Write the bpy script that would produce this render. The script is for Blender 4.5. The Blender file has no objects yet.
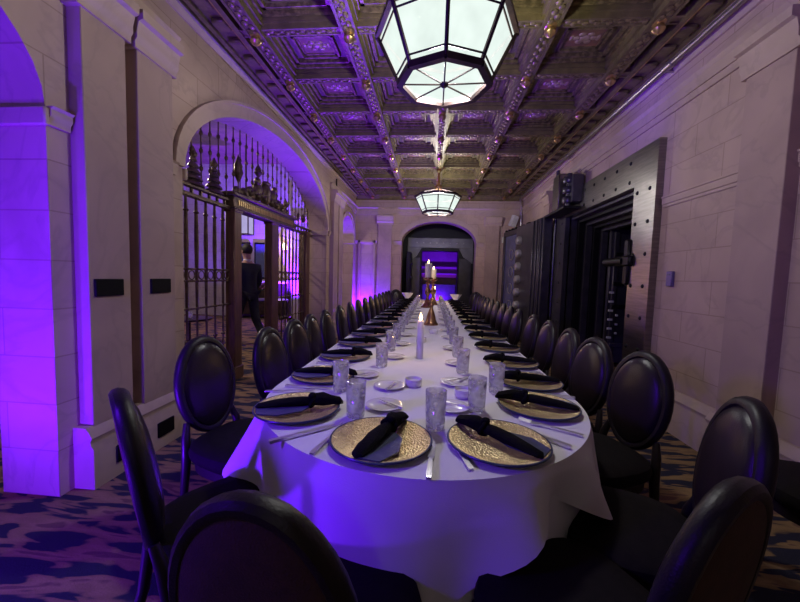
import bpy, bmesh, math, random
from mathutils import Vector, Matrix
random.seed(7)
S = bpy.context.scene
C = S.collection
PI = math.pi
# ------------------------------------------------------------------ helpers
def BM(): return bmesh.new()

def obj(name, bm, mat, parent=None, smooth=True, angle=38):
    me = bpy.data.meshes.new(name)
    bmesh.ops.recalc_face_normals(bm, faces=bm.faces[:])
    bm.to_mesh(me); bm.free()
    for m in (mat if isinstance(mat, (list, tuple)) else [mat]): me.materials.append(m)
    if smooth:
        me.polygons.foreach_set('use_smooth', [True] * len(me.polygons))
        try: me.set_sharp_from_angle(angle=math.radians(angle))
        except Exception: pass
    o = bpy.data.objects.new(name, me); C.objects.link(o)
    if parent: o.parent = parent
    return o

def tag(o, label=None, cat=None, group=None, kind=None):
    if label: o['label'] = label
    if cat: o['category'] = cat
    if group: o['group'] = group
    if kind: o['kind'] = kind
    return o

def thing(name, label, cat, loc=(0, 0, 0), rotz=0, group=None):
    o = bpy.data.objects.new(name, None); C.objects.link(o)
    o.empty_display_size = .05
    o.location = loc; o.rotation_euler = (0, 0, rotz)
    return tag(o, label, cat, group)

def kids(o): return [c for c in bpy.data.objects if c.parent == o]

def dup(root, loc, rotz=0, label=None, group=None, tree=None):
    r = root.copy(); C.objects.link(r); r.location = loc; r.rotation_euler = (0, 0, rotz)
    if label: r['label'] = label
    if group: r['group'] = group
    def rec(src, dst):
        for ch in kids(src):
            c = ch.copy(); C.objects.link(c); c.parent = dst
            rec(ch, c)
    rec(root, r)
    return r

def bx(bm, x0, x1, y0, y1, z0, z1, bev=0, seg=1, mi=0):
    r = bmesh.ops.create_cube(bm, size=1)
    vs = r['verts']
    bmesh.ops.scale(bm, vec=(abs(x1 - x0), abs(y1 - y0), abs(z1 - z0)), verts=vs)
    bmesh.ops.translate(bm, vec=((x0 + x1) / 2, (y0 + y1) / 2, (z0 + z1) / 2), verts=vs)
    fs = set(f for v in vs for f in v.link_faces)
    for f in fs: f.material_index = mi
    if bev:
        es = list({e for v in vs for e in v.link_edges})
        bmesh.ops.bevel(bm, geom=es, offset=bev, segments=seg, affect='EDGES', profile=.5)

def prism(bm, pts, axis, a, b, mi=0):
    """polygon pts (2D) extruded along axis from a to b; x:(y,z) y:(x,z) z:(x,y)"""
    def P(p, t):
        return {'x': (t, p[0], p[1]), 'y': (p[0], t, p[1]), 'z': (p[0], p[1], t)}[axis]
    va = [bm.verts.new(P(p, a)) for p in pts]; vb = [bm.verts.new(P(p, b)) for p in pts]
    n = len(pts); caps = [bm.faces.new(va), bm.faces.new(vb[::-1])]
    for i in range(n):
        f = bm.faces.new((va[i], vb[i], vb[(i + 1) % n], va[(i + 1) % n])); f.material_index = mi
    for f in caps: f.material_index = mi
    for f in caps: f.normal_update()
    if n > 4: bmesh.ops.triangulate(bm, faces=caps, ngon_method='EAR_CLIP')

def lathe(bm, prof, n=24, c=(0, 0, 0), sx=1, sy=1, cap=True, mi=0, ph=0):
    rings = []
    for r, z in prof:
        rings.append([bm.verts.new((c[0] + sx * r * math.cos(2 * PI * i / n + ph), c[1] + sy * r * math.sin(2 * PI * i / n + ph), c[2] + z)) for i in range(n)])
    for a, b in zip(rings, rings[1:]):
        for i in range(n):
            f = bm.faces.new((a[i], a[(i + 1) % n], b[(i + 1) % n], b[i])); f.material_index = mi
    if cap:
        for rg in (rings[0], rings[-1]):
            try: f = bm.faces.new(rg); f.material_index = mi
            except Exception: pass

def tube(bm, pts, r, n=8, closed=False, sq=False):
    pts = [Vector(p) for p in pts]; m = len(pts)
    rr = r if isinstance(r, (list, tuple)) else [r] * m
    rings = []; up = None
    for i, p in enumerate(pts):
        if closed: d = pts[(i + 1) % m] - pts[i - 1]
        else: d = pts[min(i + 1, m - 1)] - pts[max(i - 1, 0)]
        d.normalize()
        if up is None:
            up = Vector((0, 0, 1)) if abs(d.z) < .9 else Vector((1, 0, 0))
        u = (up - d * up.dot(d)).normalized(); v = d.cross(u); up = u
        ph = PI / 4 if sq else 0
        rings.append([bm.verts.new(p + rr[i] * (math.cos(2 * PI * k / n + ph) * u + math.sin(2 * PI * k / n + ph) * v)) for k in range(n)])
    seq = list(zip(rings, rings[1:]))
    if closed: seq.append((rings[-1], rings[0]))
    for a, b in seq:
        for k in range(n):
            bm.faces.new((a[k], a[(k + 1) % n], b[(k + 1) % n], b[k]))
    if not closed:
        bm.faces.new(rings[0]); bm.faces.new(rings[-1][::-1])

def ball(bm, c, r, s=(1, 1, 1), u=12, v=8):
    res = bmesh.ops.create_uvsphere(bm, u_segments=u, v_segments=v, radius=r)
    bmesh.ops.scale(bm, vec=s, verts=res['verts']); bmesh.ops.translate(bm, vec=c, verts=res['verts'])

def ell(cy, cz, a, b, t0, t1, n):
    return [(cy + a * math.cos(t0 + (t1 - t0) * i / n), cz + b * math.sin(t0 + (t1 - t0) * i / n)) for i in range(n + 1)]

# ------------------------------------------------------------------ materials
def mat(name, base=(.5, .5, .5), rough=.5, metal=0, col2=None, nscale=8, bump=0, bscale=40, emit=None, estr=1,
        stretch=(1, 1, 1), spec=.5, detail=4, coat=0, lo=.35, hi=.65, sheen=0, btype='noise'):
    m = bpy.data.materials.new(name); m.use_nodes = True
    nt = m.node_tree; N = nt.nodes; L = nt.links; b = N['Principled BSDF']
    b.inputs['Base Color'].default_value = (*base, 1); b.inputs['Roughness'].default_value = rough
    b.inputs['Metallic'].default_value = metal; b.inputs['Specular IOR Level'].default_value = spec
    b.inputs['Coat Weight'].default_value = coat
    if sheen: b.inputs['Sheen Weight'].default_value = sheen
    tc = N.new('ShaderNodeTexCoord'); mp = N.new('ShaderNodeMapping'); mp.inputs['Scale'].default_value = stretch
    L.new(tc.outputs['Object'], mp.inputs['Vector'])
    nz = N.new('ShaderNodeTexNoise'); nz.inputs['Scale'].default_value = nscale; nz.inputs['Detail'].default_value = detail
    L.new(mp.outputs[0], nz.inputs['Vector'])
    c2 = col2 or tuple(c * .8 for c in base)
    rp = N.new('ShaderNodeValToRGB'); e = rp.color_ramp.elements
    e[0].position = lo; e[0].color = (*base, 1); e[1].position = hi; e[1].color = (*c2, 1)
    L.new(nz.outputs['Fac'], rp.inputs['Fac']); L.new(rp.outputs['Color'], b.inputs['Base Color'])
    if bump:
        if btype == 'voronoi':
            bz = N.new('ShaderNodeTexVoronoi'); bz.inputs['Scale'].default_value = bscale; out = bz.outputs['Distance']
        else:
            bz = N.new('ShaderNodeTexNoise'); bz.inputs['Scale'].default_value = bscale; out = bz.outputs['Fac']
        L.new(mp.outputs[0], bz.inputs['Vector'])
        bp = N.new('ShaderNodeBump'); bp.inputs['Strength'].default_value = bump; bp.inputs['Distance'].default_value = .01
        L.new(out, bp.inputs['Height']); L.new(bp.outputs['Normal'], b.inputs['Normal'])
    if emit:
        b.inputs['Emission Color'].default_value = (*emit, 1); b.inputs['Emission Strength'].default_value = estr
    return m

def stone_mat(name, base, c2, vein, joints=True, bw=.62, bh=.27):
    m = bpy.data.materials.new(name); m.use_nodes = True
    nt = m.node_tree; N = nt.nodes; L = nt.links; b = N['Principled BSDF']
    b.inputs['Roughness'].default_value = .55; b.inputs['Specular IOR Level'].default_value = .3
    g = N.new('ShaderNodeNewGeometry'); sp = N.new('ShaderNodeSeparateXYZ'); L.new(g.outputs['Position'], sp.inputs[0])
    ad = N.new('ShaderNodeMath'); L.new(sp.outputs['X'], ad.inputs[0]); L.new(sp.outputs['Y'], ad.inputs[1])
    cb = N.new('ShaderNodeCombineXYZ'); L.new(ad.outputs[0], cb.inputs['X']); L.new(sp.outputs['Z'], cb.inputs['Y'])
    nz = N.new('ShaderNodeTexNoise'); nz.inputs['Scale'].default_value = 1.6; nz.inputs['Detail'].default_value = 8; nz.inputs['Distortion'].default_value = .9
    L.new(g.outputs['Position'], nz.inputs['Vector'])
    r1 = N.new('ShaderNodeValToRGB'); e = r1.color_ramp.elements
    e[0].position = .35; e[0].color = (*base, 1); e[1].position = .68; e[1].color = (*c2, 1)
    L.new(nz.outputs['Fac'], r1.inputs['Fac'])
    nv = N.new('ShaderNodeTexNoise'); nv.inputs['Scale'].default_value = 1.1; nv.inputs['Detail'].default_value = 9; nv.inputs['Distortion'].default_value = 2.2
    L.new(g.outputs['Position'], nv.inputs['Vector'])
    r2 = N.new('ShaderNodeValToRGB'); e = r2.color_ramp.elements
    e[0].position = .47; e[0].color = (0, 0, 0, 1); e[1].position = .5; e[1].color = (.35, .35, .35, 1)
    e3 = r2.color_ramp.elements.new(.54); e3.color = (0, 0, 0, 1)
    L.new(nv.outputs['Fac'], r2.inputs['Fac'])
    mx = N.new('ShaderNodeMixRGB'); L.new(r2.outputs['Color'], mx.inputs['Fac']); L.new(r1.outputs['Color'], mx.inputs[1]); mx.inputs[2].default_value = (*vein, 1)
    out = mx.outputs[0]
    if joints:
        br = N.new('ShaderNodeTexBrick'); br.inputs['Scale'].default_value = 1
        br.inputs['Brick Width'].default_value = bw; br.inputs['Row Height'].default_value = bh
        br.inputs['Mortar Size'].default_value = .004; br.inputs['Mortar Smooth'].default_value = .2
        br.inputs['Color1'].default_value = (1, 1, 1, 1); br.inputs['Color2'].default_value = (.90, .89, .89, 1)
        br.inputs['Mortar'].default_value = (.62, .58, .56, 1)
        L.new(cb.outputs[0], br.inputs['Vector'])
        ml = N.new('ShaderNodeMixRGB'); ml.blend_type = 'MULTIPLY'; ml.inputs['Fac'].default_value = .8
        L.new(out, ml.inputs[1]); L.new(br.outputs['Color'], ml.inputs[2]); out = ml.outputs[0]
        bp = N.new('ShaderNodeBump'); bp.inputs['Strength'].default_value = .25; bp.inputs['Distance'].default_value = .004; bp.invert = True
        L.new(br.outputs['Fac'], bp.inputs['Height']); L.new(bp.outputs['Normal'], b.inputs['Normal'])
    L.new(out, b.inputs['Base Color'])
    return m

def carpet_mat():
    m = bpy.data.materials.new('patterned carpet'); m.use_nodes = True
    nt = m.node_tree; N = nt.nodes; L = nt.links; b = N['Principled BSDF']
    b.inputs['Roughness'].default_value = .95; b.inputs['Specular IOR Level'].default_value = .1
    tc = N.new('ShaderNodeTexCoord'); mp = N.new('ShaderNodeMapping'); mp.inputs['Scale'].default_value = (.72, 2.9, 1)
    L.new(tc.outputs['Object'], mp.inputs['Vector'])
    w = N.new('ShaderNodeTexNoise'); w.inputs['Scale'].default_value = 4.3; w.inputs['Detail'].default_value = 2.5; w.inputs['Distortion'].default_value = .5
    L.new(mp.outputs[0], w.inputs['Vector'])
    r = N.new('ShaderNodeValToRGB'); e = r.color_ramp.elements; r.color_ramp.interpolation = 'EASE'
    e[0].position = .455; e[0].color = (.035, .034, .062, 1); e[1].position = .50; e[1].color = (.30, .19, .10, 1)
    e2 = r.color_ramp.elements.new(.60); e2.color = (.36, .23, .12, 1)
    e4 = r.color_ramp.elements.new(.65); e4.color = (.20, .11, .085, 1)
    L.new(w.outputs['Fac'], r.inputs['Fac'])
    f = N.new('ShaderNodeTexNoise'); f.inputs['Scale'].default_value = 120; L.new(tc.outputs['Object'], f.inputs['Vector'])
    mx = N.new('ShaderNodeMixRGB'); mx.blend_type = 'MULTIPLY'; mx.inputs['Fac'].default_value = .35
    L.new(r.outputs['Color'], mx.inputs[1]); L.new(f.outputs['Fac'], mx.inputs[2]); L.new(mx.outputs[0], b.inputs['Base Color'])
    bp = N.new('ShaderNodeBump'); bp.inputs['Strength'].default_value = .4; bp.inputs['Distance'].default_value = .004
    L.new(f.outputs['Fac'], bp.inputs['Height']); L.new(bp.outputs['Normal'], b.inputs['Normal'])
    return m

def glassware_mat(name, tint=(.94, .94, .97), facet=34, amt=.55):
    m = bpy.data.materials.new(name); m.use_nodes = True
    nt = m.node_tree; N = nt.nodes; L = nt.links
    for n in list(N): N.remove(n)
    o = N.new('ShaderNodeOutputMaterial')
    tr = N.new('ShaderNodeBsdfTransparent'); tr.inputs[0].default_value = (*tint, 1)
    gl = N.new('ShaderNodeBsdfGlossy'); gl.inputs['Roughness'].default_value = .12; gl.inputs[0].default_value = (.95, .95, 1, 1)
    df = N.new('ShaderNodeBsdfTranslucent'); df.inputs[0].default_value = (.9, .88, .95, 1)
    tc = N.new('ShaderNodeTexCoord'); vo = N.new('ShaderNodeTexVoronoi'); vo.inputs['Scale'].default_value = facet
    L.new(tc.outputs['Object'], vo.inputs['Vector'])
    bp = N.new('ShaderNodeBump'); bp.inputs['Strength'].default_value = .9; bp.inputs['Distance'].default_value = .02
    L.new(vo.outputs['Distance'], bp.inputs['Height']); L.new(bp.outputs['Normal'], gl.inputs['Normal'])
    fr = N.new('ShaderNodeFresnel'); fr.inputs['IOR'].default_value = 1.5; L.new(bp.outputs['Normal'], fr.inputs['Normal'])
    ad = N.new('ShaderNodeMath'); ad.inputs[1].default_value = .12; L.new(fr.outputs[0], ad.inputs[0])
    m1 = N.new('ShaderNodeMixShader'); L.new(ad.outputs[0], m1.inputs[0]); L.new(tr.outputs[0], m1.inputs[1]); L.new(gl.outputs[0], m1.inputs[2])
    rp = N.new('ShaderNodeMath'); rp.operation = 'MULTIPLY'; rp.inputs[1].default_value = amt; L.new(vo.outputs['Distance'], rp.inputs[0])
    m2 = N.new('ShaderNodeMixShader'); L.new(rp.outputs[0], m2.inputs[0]); L.new(m1.outputs[0], m2.inputs[1]); L.new(df.outputs[0], m2.inputs[2])
    L.new(m2.outputs[0], o.inputs['Surface'])
    return m

def lampglass_mat(name, col, s, tr=.35):
    m = bpy.data.materials.new(name); m.use_nodes = True
    nt = m.node_tree; N = nt.nodes; L = nt.links
    for n in list(N): N.remove(n)
    o = N.new('ShaderNodeOutputMaterial')
    em = N.new('ShaderNodeEmission'); em.inputs['Strength'].default_value = s
    tc = N.new('ShaderNodeTexCoord'); nz = N.new('ShaderNodeTexNoise'); nz.inputs['Scale'].default_value = 7; L.new(tc.outputs['Object'], nz.inputs['Vector'])
    rp = N.new('ShaderNodeValToRGB'); e = rp.color_ramp.elements
    e[0].position = .3; e[0].color = (*[c * .86 for c in col], 1); e[1].position = .7; e[1].color = (*col, 1)
    L.new(nz.outputs['Fac'], rp.inputs['Fac']); L.new(rp.outputs['Color'], em.inputs['Color'])
    t = N.new('ShaderNodeBsdfTransparent'); t.inputs[0].default_value = (.9, 1, .95, 1)
    mx = N.new('ShaderNodeMixShader'); mx.inputs[0].default_value = tr
    L.new(em.outputs[0], mx.inputs[1]); L.new(t.outputs[0], mx.inputs[2]); L.new(mx.outputs[0], o.inputs['Surface'])
    return m

def emis_mat(name, col, s):
    m = bpy.data.materials.new(name); m.use_nodes = True
    b = m.node_tree.nodes['Principled BSDF']; b.inputs['Base Color'].default_value = (*col, 1)
    b.inputs['Emission Color'].default_value = (*col, 1); b.inputs['Emission Strength'].default_value = s
    return m

PURPLE = (.115, .006, 1.0)
M = {}
M['stone'] = stone_mat('marble wall blocks', (.56, .405, .35), (.46, .33, .29), (.35, .255, .235))
M['slab'] = stone_mat('marble slab', (.47, .335, .30), (.385, .27, .25), (.31, .225, .215), joints=False)
M['mould'] = stone_mat('marble moulding', (.54, .40, .345), (.45, .33, .285), (.37, .275, .245), joints=False)
M['carpet'] = carpet_mat()
M['ceil'] = mat('gilded ceiling', (.25, .20, .085), .42, .35, (.15, .12, .055), 9, .5, 30, lo=.3, hi=.7)
M['ceilorn'] = mat('gilded ceiling ornament', (.34, .27, .12), .36, .45, (.17, .135, .06), 22, .35, 34, lo=.4, hi=.6)
M['ceilpan'] = mat('painted ceiling panel', (.20, .17, .08), .5, .2, (.13, .11, .06), 6, .3, 20)
M['paint'] = mat('painted ornament', (.30, .15, .07), .5, .1, (.18, .12, .07), 12, .25, 24)
M['gilt'] = mat('gilt moulding', (.55, .38, .16), .3, .8, (.4, .27, .12), 10)
M['bronze'] = mat('dark bronze', (.07, .042, .036), .4, .7, (.03, .02, .02), 10)
M['iron'] = mat('aged bronze iron', (.17, .115, .085), .42, .7, (.09, .06, .05), 14, .5, 60)
M['wood'] = mat('bronze door post', (.17, .085, .06), .45, .3, (.10, .05, .04), 10, .2, 30, stretch=(4, 4, .5))
M['leather'] = mat('dark leather', (.019, .011, .015), .29, 0, (.016, .010, .014), 20, .12, 220, spec=.36)
M['rim'] = mat('black leather piping', (.014, .009, .012), .42, 0, (.010, .007, .010), 20, .1, 200, spec=.35)
M['backfab'] = mat('brown back fabric', (.06, .026, .017), .85, 0, (.045, .02, .013), 30, .3, 250)
M['seatfab'] = mat('dark seat fabric', (.010, .007, .008), .8, 0, (.007, .005, .006), 30, .2, 200, spec=.15)
M['chairwood'] = mat('dark chair frame', (.016, .010, .012), .4, 0, (.012, .008, .010), 30)
M['cloth'] = mat('white linen', (.80, .77, .80), .85, 0, (.76, .73, .77), 4, .12, 300, sheen=.2)
M['gold'] = mat('hammered gold', (.88, .70, .37), .3, .75, (.72, .55, .28), 20, .55, 130, btype='voronoi')
M['goldrim'] = mat('dark blue plate underside', (.05, .07, .14), .3, .2)
M['napkin'] = mat('black napkin cloth', (.006, .005, .007), .9, 0, (.008, .007, .009), 30, .3, 120, spec=.08)
M['satin'] = mat('midnight blue satin', (.035, .05, .13), .3, 0, (.025, .035, .095), 14, .2, 30, sheen=.3)
M['steel'] = mat('polished steel', (.85, .83, .85), .33, .8)
M['china'] = mat('white china', (.80, .76, .76), .2, 0, (.78, .74, .75), 4, coat=.3)
M['glass'] = glassware_mat('cut glass')
M['candle'] = mat('ivory wax', (.85, .76, .62), .5, 0, (.8, .7, .55), 8)
M['taper'] = mat('lavender white candle', (.78, .74, .86), .5)
M['brass'] = mat('antique brass', (.48, .26, .13), .3, .85, (.30, .16, .08), 16, .2, 30)
M['flame'] = emis_mat('flame', (1, .62, .25), 9)
M['lampglass'] = lampglass_mat('opal lamp glass', (.87, .95, .91), .80)
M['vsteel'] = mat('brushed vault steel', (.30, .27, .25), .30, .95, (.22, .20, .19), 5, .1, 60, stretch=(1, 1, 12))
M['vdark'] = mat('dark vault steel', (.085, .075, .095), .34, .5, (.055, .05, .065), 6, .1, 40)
M['vgrey'] = mat('grey vault steel', (.20, .19, .22), .4, .4, (.15, .14, .17), 5)
M['vblack'] = mat('black steel', (.014, .013, .016), .45, .6)
M['vglass'] = mat('dark glazed panel', (.12, .13, .30), .2, .1, (.08, .09, .20), 5, spec=.8)
M['boltend'] = mat('bolt end steel', (.40, .37, .39), .4, .4)
M['black'] = mat('black plastic', (.006, .006, .007), .5, spec=.12)
M['white'] = mat('white plastic', (.72, .72, .70), .45)
M['foyer'] = stone_mat('foyer marble', (.44, .38, .36), (.34, .29, .29), (.25, .21, .22))
M['skin'] = mat('skin', (.50, .30, .22), .55)
M['hair'] = mat('dark hair', (.012, .009, .008), .6, 0, (.02, .015, .012), 60, .3, 200)
M['suit'] = mat('navy suit', (.012, .014, .028), .8, 0, (.016, .018, .034), 40, .2, 300)
M['shoe'] = mat('black shoe leather', (.01, .01, .01), .3)
M['shirt'] = mat('white shirt', (.75, .75, .78), .7)
M['lens'] = emis_mat('purple lamp lens', (.35, .05, 1), 4)
M['petal'] = mat('purple flowers', (.32, .08, .22), .7, 0, (.15, .05, .25), 30)
M['leaf'] = mat('leaves', (.05, .09, .04), .6)
M['copper'] = mat('conduit pipe', (.45, .40, .38), .3, .8)

# ------------------------------------------------------------------ room
XL, XR, YE, YB, ZC = -2.08, 2.22, 9.40, -3.0, 3.40
WT = .36

def arch_pts(c, a, spring, b, n=28):
    return ell(c, spring, a, b, PI, 0, n)      # from left to right

# floor
bm = BM(); bx(bm, -7.6, 4.8, -3.2, 20, -.12, 0)
tag(obj('floor', bm, M['carpet']), kind='structure')

ARCH = [(-.23, 2.0, 2.16, .92), (4.81, 2.0, 2.16, .92), (8.50, .65, 2.22, .50)]
out = [(YB, 0)]
for c, a, s, b in ARCH:
    out += [(c - a, 0)] + arch_pts(c, a, s, b) + [(c + a, 0)]
out += [(YE + WT, 0), (YE + WT, 3.6), (YB, 3.6)]
bm = BM(); prism(bm, out, 'x', XL, XL - WT)
wl = tag(obj('wall_left', bm, M['stone']), kind='structure')

out = [(YB, 0), (4.15, 0), (4.15, 2.36), (6.15, 2.36), (6.15, 0), (YE + WT, 0), (YE + WT, 3.6), (YB, 3.6)]
bm = BM(); prism(bm, out, 'x', XR, XR + .3)
wr = tag(obj('wall_right', bm, M['stone']), kind='structure')

EA = (.125, .965, 2.20, .56)
out = [(XL - WT, 0), (EA[0] - EA[1], 0)] + arch_pts(*EA) + [(EA[0] + EA[1], 0), (XR + .3, 0), (XR + .3, 3.6), (XL - WT, 3.6)]
bm = BM(); prism(bm, out, 'y', YE, YE + WT)
we = tag(obj('wall_end', bm, M['stone']), kind='structure')
bm = BM(); bx(bm, XL - WT, XR + .3, YB - .2, YB, 0, 3.6)
tag(obj('wall_back', bm, M['stone']), kind='structure')

def band(name, parent, prof, y0, y1, side, m='mould'):
    """moulding run along y on a side wall: prof = [(out, z)]"""
    bm = BM()
    pts = [((XL + d) if side < 0 else (XR - d), z) for d, z in prof]
    prism(bm, pts, 'y', y0, y1)
    return obj(name, bm, M[m], parent)

def pilaster(parent, y0, y1, side, top=True):
    bm = BM(); X = XL if side < 0 else XR; s = 1 if side < 0 else -1
    bx(bm, X - s * .02, X + s * .085, y0, y1, .30, 2.80, .004)
    p = obj('pilaster', bm, M['slab'], parent)
    bm = BM()
    prism(bm, [(X - s * .02, 2.76), (X + s * .10, 2.76), (X + s * .10, 2.80), (X + s * .115, 2.82), (X + s * .115, 2.86), (X + s * .13, 2.92), (X + s * .16, 2.93), (X + s * .16, 2.99), (X - s * .02, 2.99)], 'y', y0 - .03, y1 + .03)
    obj('capital', bm, M['mould'], p)
    bm = BM()
    prism(bm, [(X - s * .02, 0), (X + s * .13, 0), (X + s * .13, .24), (X + s * .11, .27), (X + s * .11, .29), (X + s * .12, .31), (X + s * .10, .345), (X + s * .08, .37), (X - s * .02, .37)], 'y', y0 - .045, y1 + .045)
    obj('plinth', bm, M['mould'], p)
    return p

BASE = [(-.02, 0), (.075, 0), (.075, .24), (.06, .27), (.06, .29), (.07, .31), (.05, .345), (.02, .37), (-.02, .37)]
IMP = [(-.02, 2.07), (.02, 2.07), (.02, 2.10), (.035, 2.12), (.035, 2.15), (.05, 2.165), (-.02, 2.165)]
ARCHI = [(-.02, 2.94), (.02, 2.94), (.02, 3.0), (.035, 3.0), (.035, 3.09), (.045, 3.10), (.06, 3.12), (-.02, 3.12)]
CORN = [(-.02, 3.30), (.02, 3.30), (.05, 3.33), (.06, 3.36), (.09, 3.40), (.09, 3.43), (-.02, 3.43)]
# left wall
pilaster(wl, 1.90, 2.19, -1); pilaster(wl, 2.28, 2.60, -1)
pilaster(wl, 7.02, 7.36, -1); pilaster(wl, 7.44, 7.76, -1)
pilaster(wl, -2.66, -2.34, -1)
for a, b in ((1.77, 1.885), (2.60, 2.72), (6.90, 7.0)): band('impost', wl, IMP, a, b, -1)
for a, b in ((2.19, 2.28), (2.60, 2.72), (6.86, 7.8), (9.15, YE)): band('baseboard', wl, BASE, a, b, -1)
band('cornice', wl, [(-.02, 3.34), (.015, 3.34), (.03, 3.37), (.05, 3.40), (.05, 3.43), (-.02, 3.43)], YB, YE, -1)
band('gilt_fillet', wl, [(.03, 3.385), (.062, 3.385), (.062, 3.402), (.03, 3.402)], YB, YE, -1, 'copper')
for a, b in ((YB, 2.74), (6.98, YE)): band('architrave', wl, ARCHI, a, b, -1)
for c, a, s, b in ARCH:
    w = .17 if a > 1 else .10
    A = ell(c, s, a, b, PI, 0, 32); B = ell(c, s, a + w * .75, b + w, PI, 0, 32)
    bm = BM()
    for k0, k1, d in ((0, 1, .028), (.82, 1.0, .045)) if c > 0 else ():
        i0 = [(p[0] + (q[0] - p[0]) * k0, p[1] + (q[1] - p[1]) * k0) for p, q in zip(A, B)]
        i1 = [(p[0] + (q[0] - p[0]) * k1, p[1] + (q[1] - p[1]) * k1) for p, q in zip(A, B)]
        for i in range(32):
            prism(bm, [i0[i], i1[i], i1[i + 1], i0[i + 1]], 'x', XL - .01, XL + d)
    if c > 0: obj('archivolt', bm, M['mould'], wl)
    for sgn in (-1, 1):
        bm = BM()
        y0 = c + sgn * a
        bx(bm, XL - WT - .005, XL + .03, y0 - (.03 if sgn > 0 else 0) , y0 + (.03 if sgn < 0 else 0), s - .10, s - .005, .008)
        obj('impost', bm, M['mould'], wl)
# right wall
pilaster(wr, 2.44, 2.79, 1); pilaster(wr, .95, 1.3, 1); pilaster(wr, 7.0, 7.3, 1)
BELT = [(-.02, 2.06), (.010, 2.06), (.010, 2.085), (.018, 2.09), (.018, 2.145), (.026, 2.15), (.026, 2.165), (-.02, 2.165)]
for a, b in ((YB, .95), (1.3, 2.44), (2.79, 3.74)): band('belt', wr, BELT, a, b, 1)
for a, b in ((YB, .95), (1.3, 2.44), (2.79, 3.74), (6.45, YE)): band('baseboard', wr, BASE, a, b, 1)
band('cornice', wr, CORN, YB, YE, 1)
band('architrave', wr, ARCHI, YB, YE, 1)
# end wall
def end_mould(name, prof, x0, x1, m='mould', parent=we):
    bm = BM()
    va = [bm.verts.new((x0, YE - d, z)) for d, z in prof]; vb = [bm.verts.new((x1, YE - d, z)) for d, z in prof]
    n = len(prof)
    for i in range(n): bm.faces.new((va[i], vb[i], vb[(i + 1) % n], va[(i + 1) % n]))
    cf = [bm.faces.new(va), bm.faces.new(vb[::-1])]
    for f in cf: f.normal_update()
    bmesh.ops.triangulate(bm, faces=cf, ngon_method='EAR_CLIP')
    return obj(name, bm, M[m], parent)
for x0, x1 in ((-1.46, -1.10), (1.32, 1.66)):
    bm = BM(); bx(bm, x0, x1, YE - .07, YE + .02, .3, 2.72, .004); p = obj('pilaster', bm, M['slab'], we)
    end_mould('capital', [(-.02, 2.66), (.085, 2.66), (.085, 2.70), (.11, 2.73), (.11, 2.77), (.15, 2.83), (.15, 2.88), (-.02, 2.88)], x0 - .04, x1 + .04, parent=p)
    end_mould('plinth', [(-.02, 0), (.12, 0), (.12, .25), (.09, .3), (.09, .34), (-.02, .37)], x0 - .04, x1 + .04, parent=p)
end_mould('cornice', CORN, XL, XR, 'ceil')
end_mould('architrave', [(d, z - .02) for d, z in ARCHI], XL, XR)
for x0, x1 in ((XL, -1.5), (-1.06, EA[0] - EA[1]), (EA[0] + EA[1], 1.28), (1.7, XR)): end_mould('impost', [(d, z + .06) for d, z in IMP], x0, x1)
A = ell(EA[0], EA[2], EA[1], EA[3], PI, 0, 32); B = ell(EA[0], EA[2], EA[1] + .1, EA[3] + .12, PI, 0, 32)
bm = BM()
for i in range(32): prism(bm, [A[i], B[i], B[i + 1], A[i + 1]], 'y', YE - .03, YE + .01)
obj('archivolt', bm, M['mould'], we)
# framed wall panel left of the arch
bm = BM()
for x0, x1, z0, z1 in ((-2.0, -1.93, .37, 2.24), (-1.60, -1.53, .37, 2.24), (-2.0, -1.53, 2.17, 2.24)):
    bx(bm, x0, x1, YE - .05, YE + .01, z0, z1, .01)
obj('panel_frame', bm, M['mould'], we)

# ------------------------------------------------------------------ ceiling
ce = BM(); bx(ce, XL - .02, XR + .02, YB, YE + .02, 3.53, 3.66)
ce = tag(obj('ceiling', ce, M['ceilpan']), kind='structure')
GX = [-1.61, -.78, .05, .88, 1.71]; PY = .764
GY = [3.12 + PY * k for k in range(-7, 9)]
def beam_y(x, w):
    bm = BM()
    bx(bm, x - w / 2, x + w / 2, YB, YE, 3.375, 3.54)
    for s in (-1, 1):
        bx(bm, x + s * (w / 2 + .012) - .012, x + s * (w / 2 + .012) + .012, YB, YE, 3.42, 3.54)
        bx(bm, x + s * w * .42 - .012, x + s * w * .42 + .012, YB, YE, 3.366, 3.38)
    b = obj('beam', bm, M['ceil'], ce, smooth=False)
    bm = BM(); y = YB + .06; k = 0
    while y < YE - .05:                                   # scrolled leaf relief along the soffit
        if abs((y - GY[0]) % PY) > .07 and abs((y - GY[0]) % PY) < PY - .05:
            ball(bm, (x + (.018 if k % 2 else -.018), y, 3.372), .026, (1, 1.3, .5), 8, 5)
        y += .05; k += 1
    obj('leaf_relief', bm, M['ceilorn'], b)
for x in GX: beam_y(x, .135)
for y in GY:
    bm = BM()
    bx(bm, XL + .3, XR - .3, y - .05, y + .05, 3.40, 3.54)
    for s in (-1, 1):
        bx(bm, XL + .3, XR - .3, y + s * .06 - .012, y + s * .06 + .012, 3.44, 3.54)
        bx(bm, XL + .3, XR - .3, y + s * .04 - .009, y + s * .04 + .009, 3.392, 3.405)
    b = obj('cross_beam', bm, M['ceil'], ce, smooth=False)
    if y > .5:
        bm = BM(); x = XL + .52; k = 0
        while x < XR - .5:
            if min(abs(x - g) for g in GX) > .09: ball(bm, (x, y + (.012 if k % 2 else -.012), 3.398), .022, (1.3, 1, .5), 8, 5)
            x += .046; k += 1
        obj('leaf_relief', bm, M['ceilorn'], b)
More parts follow.
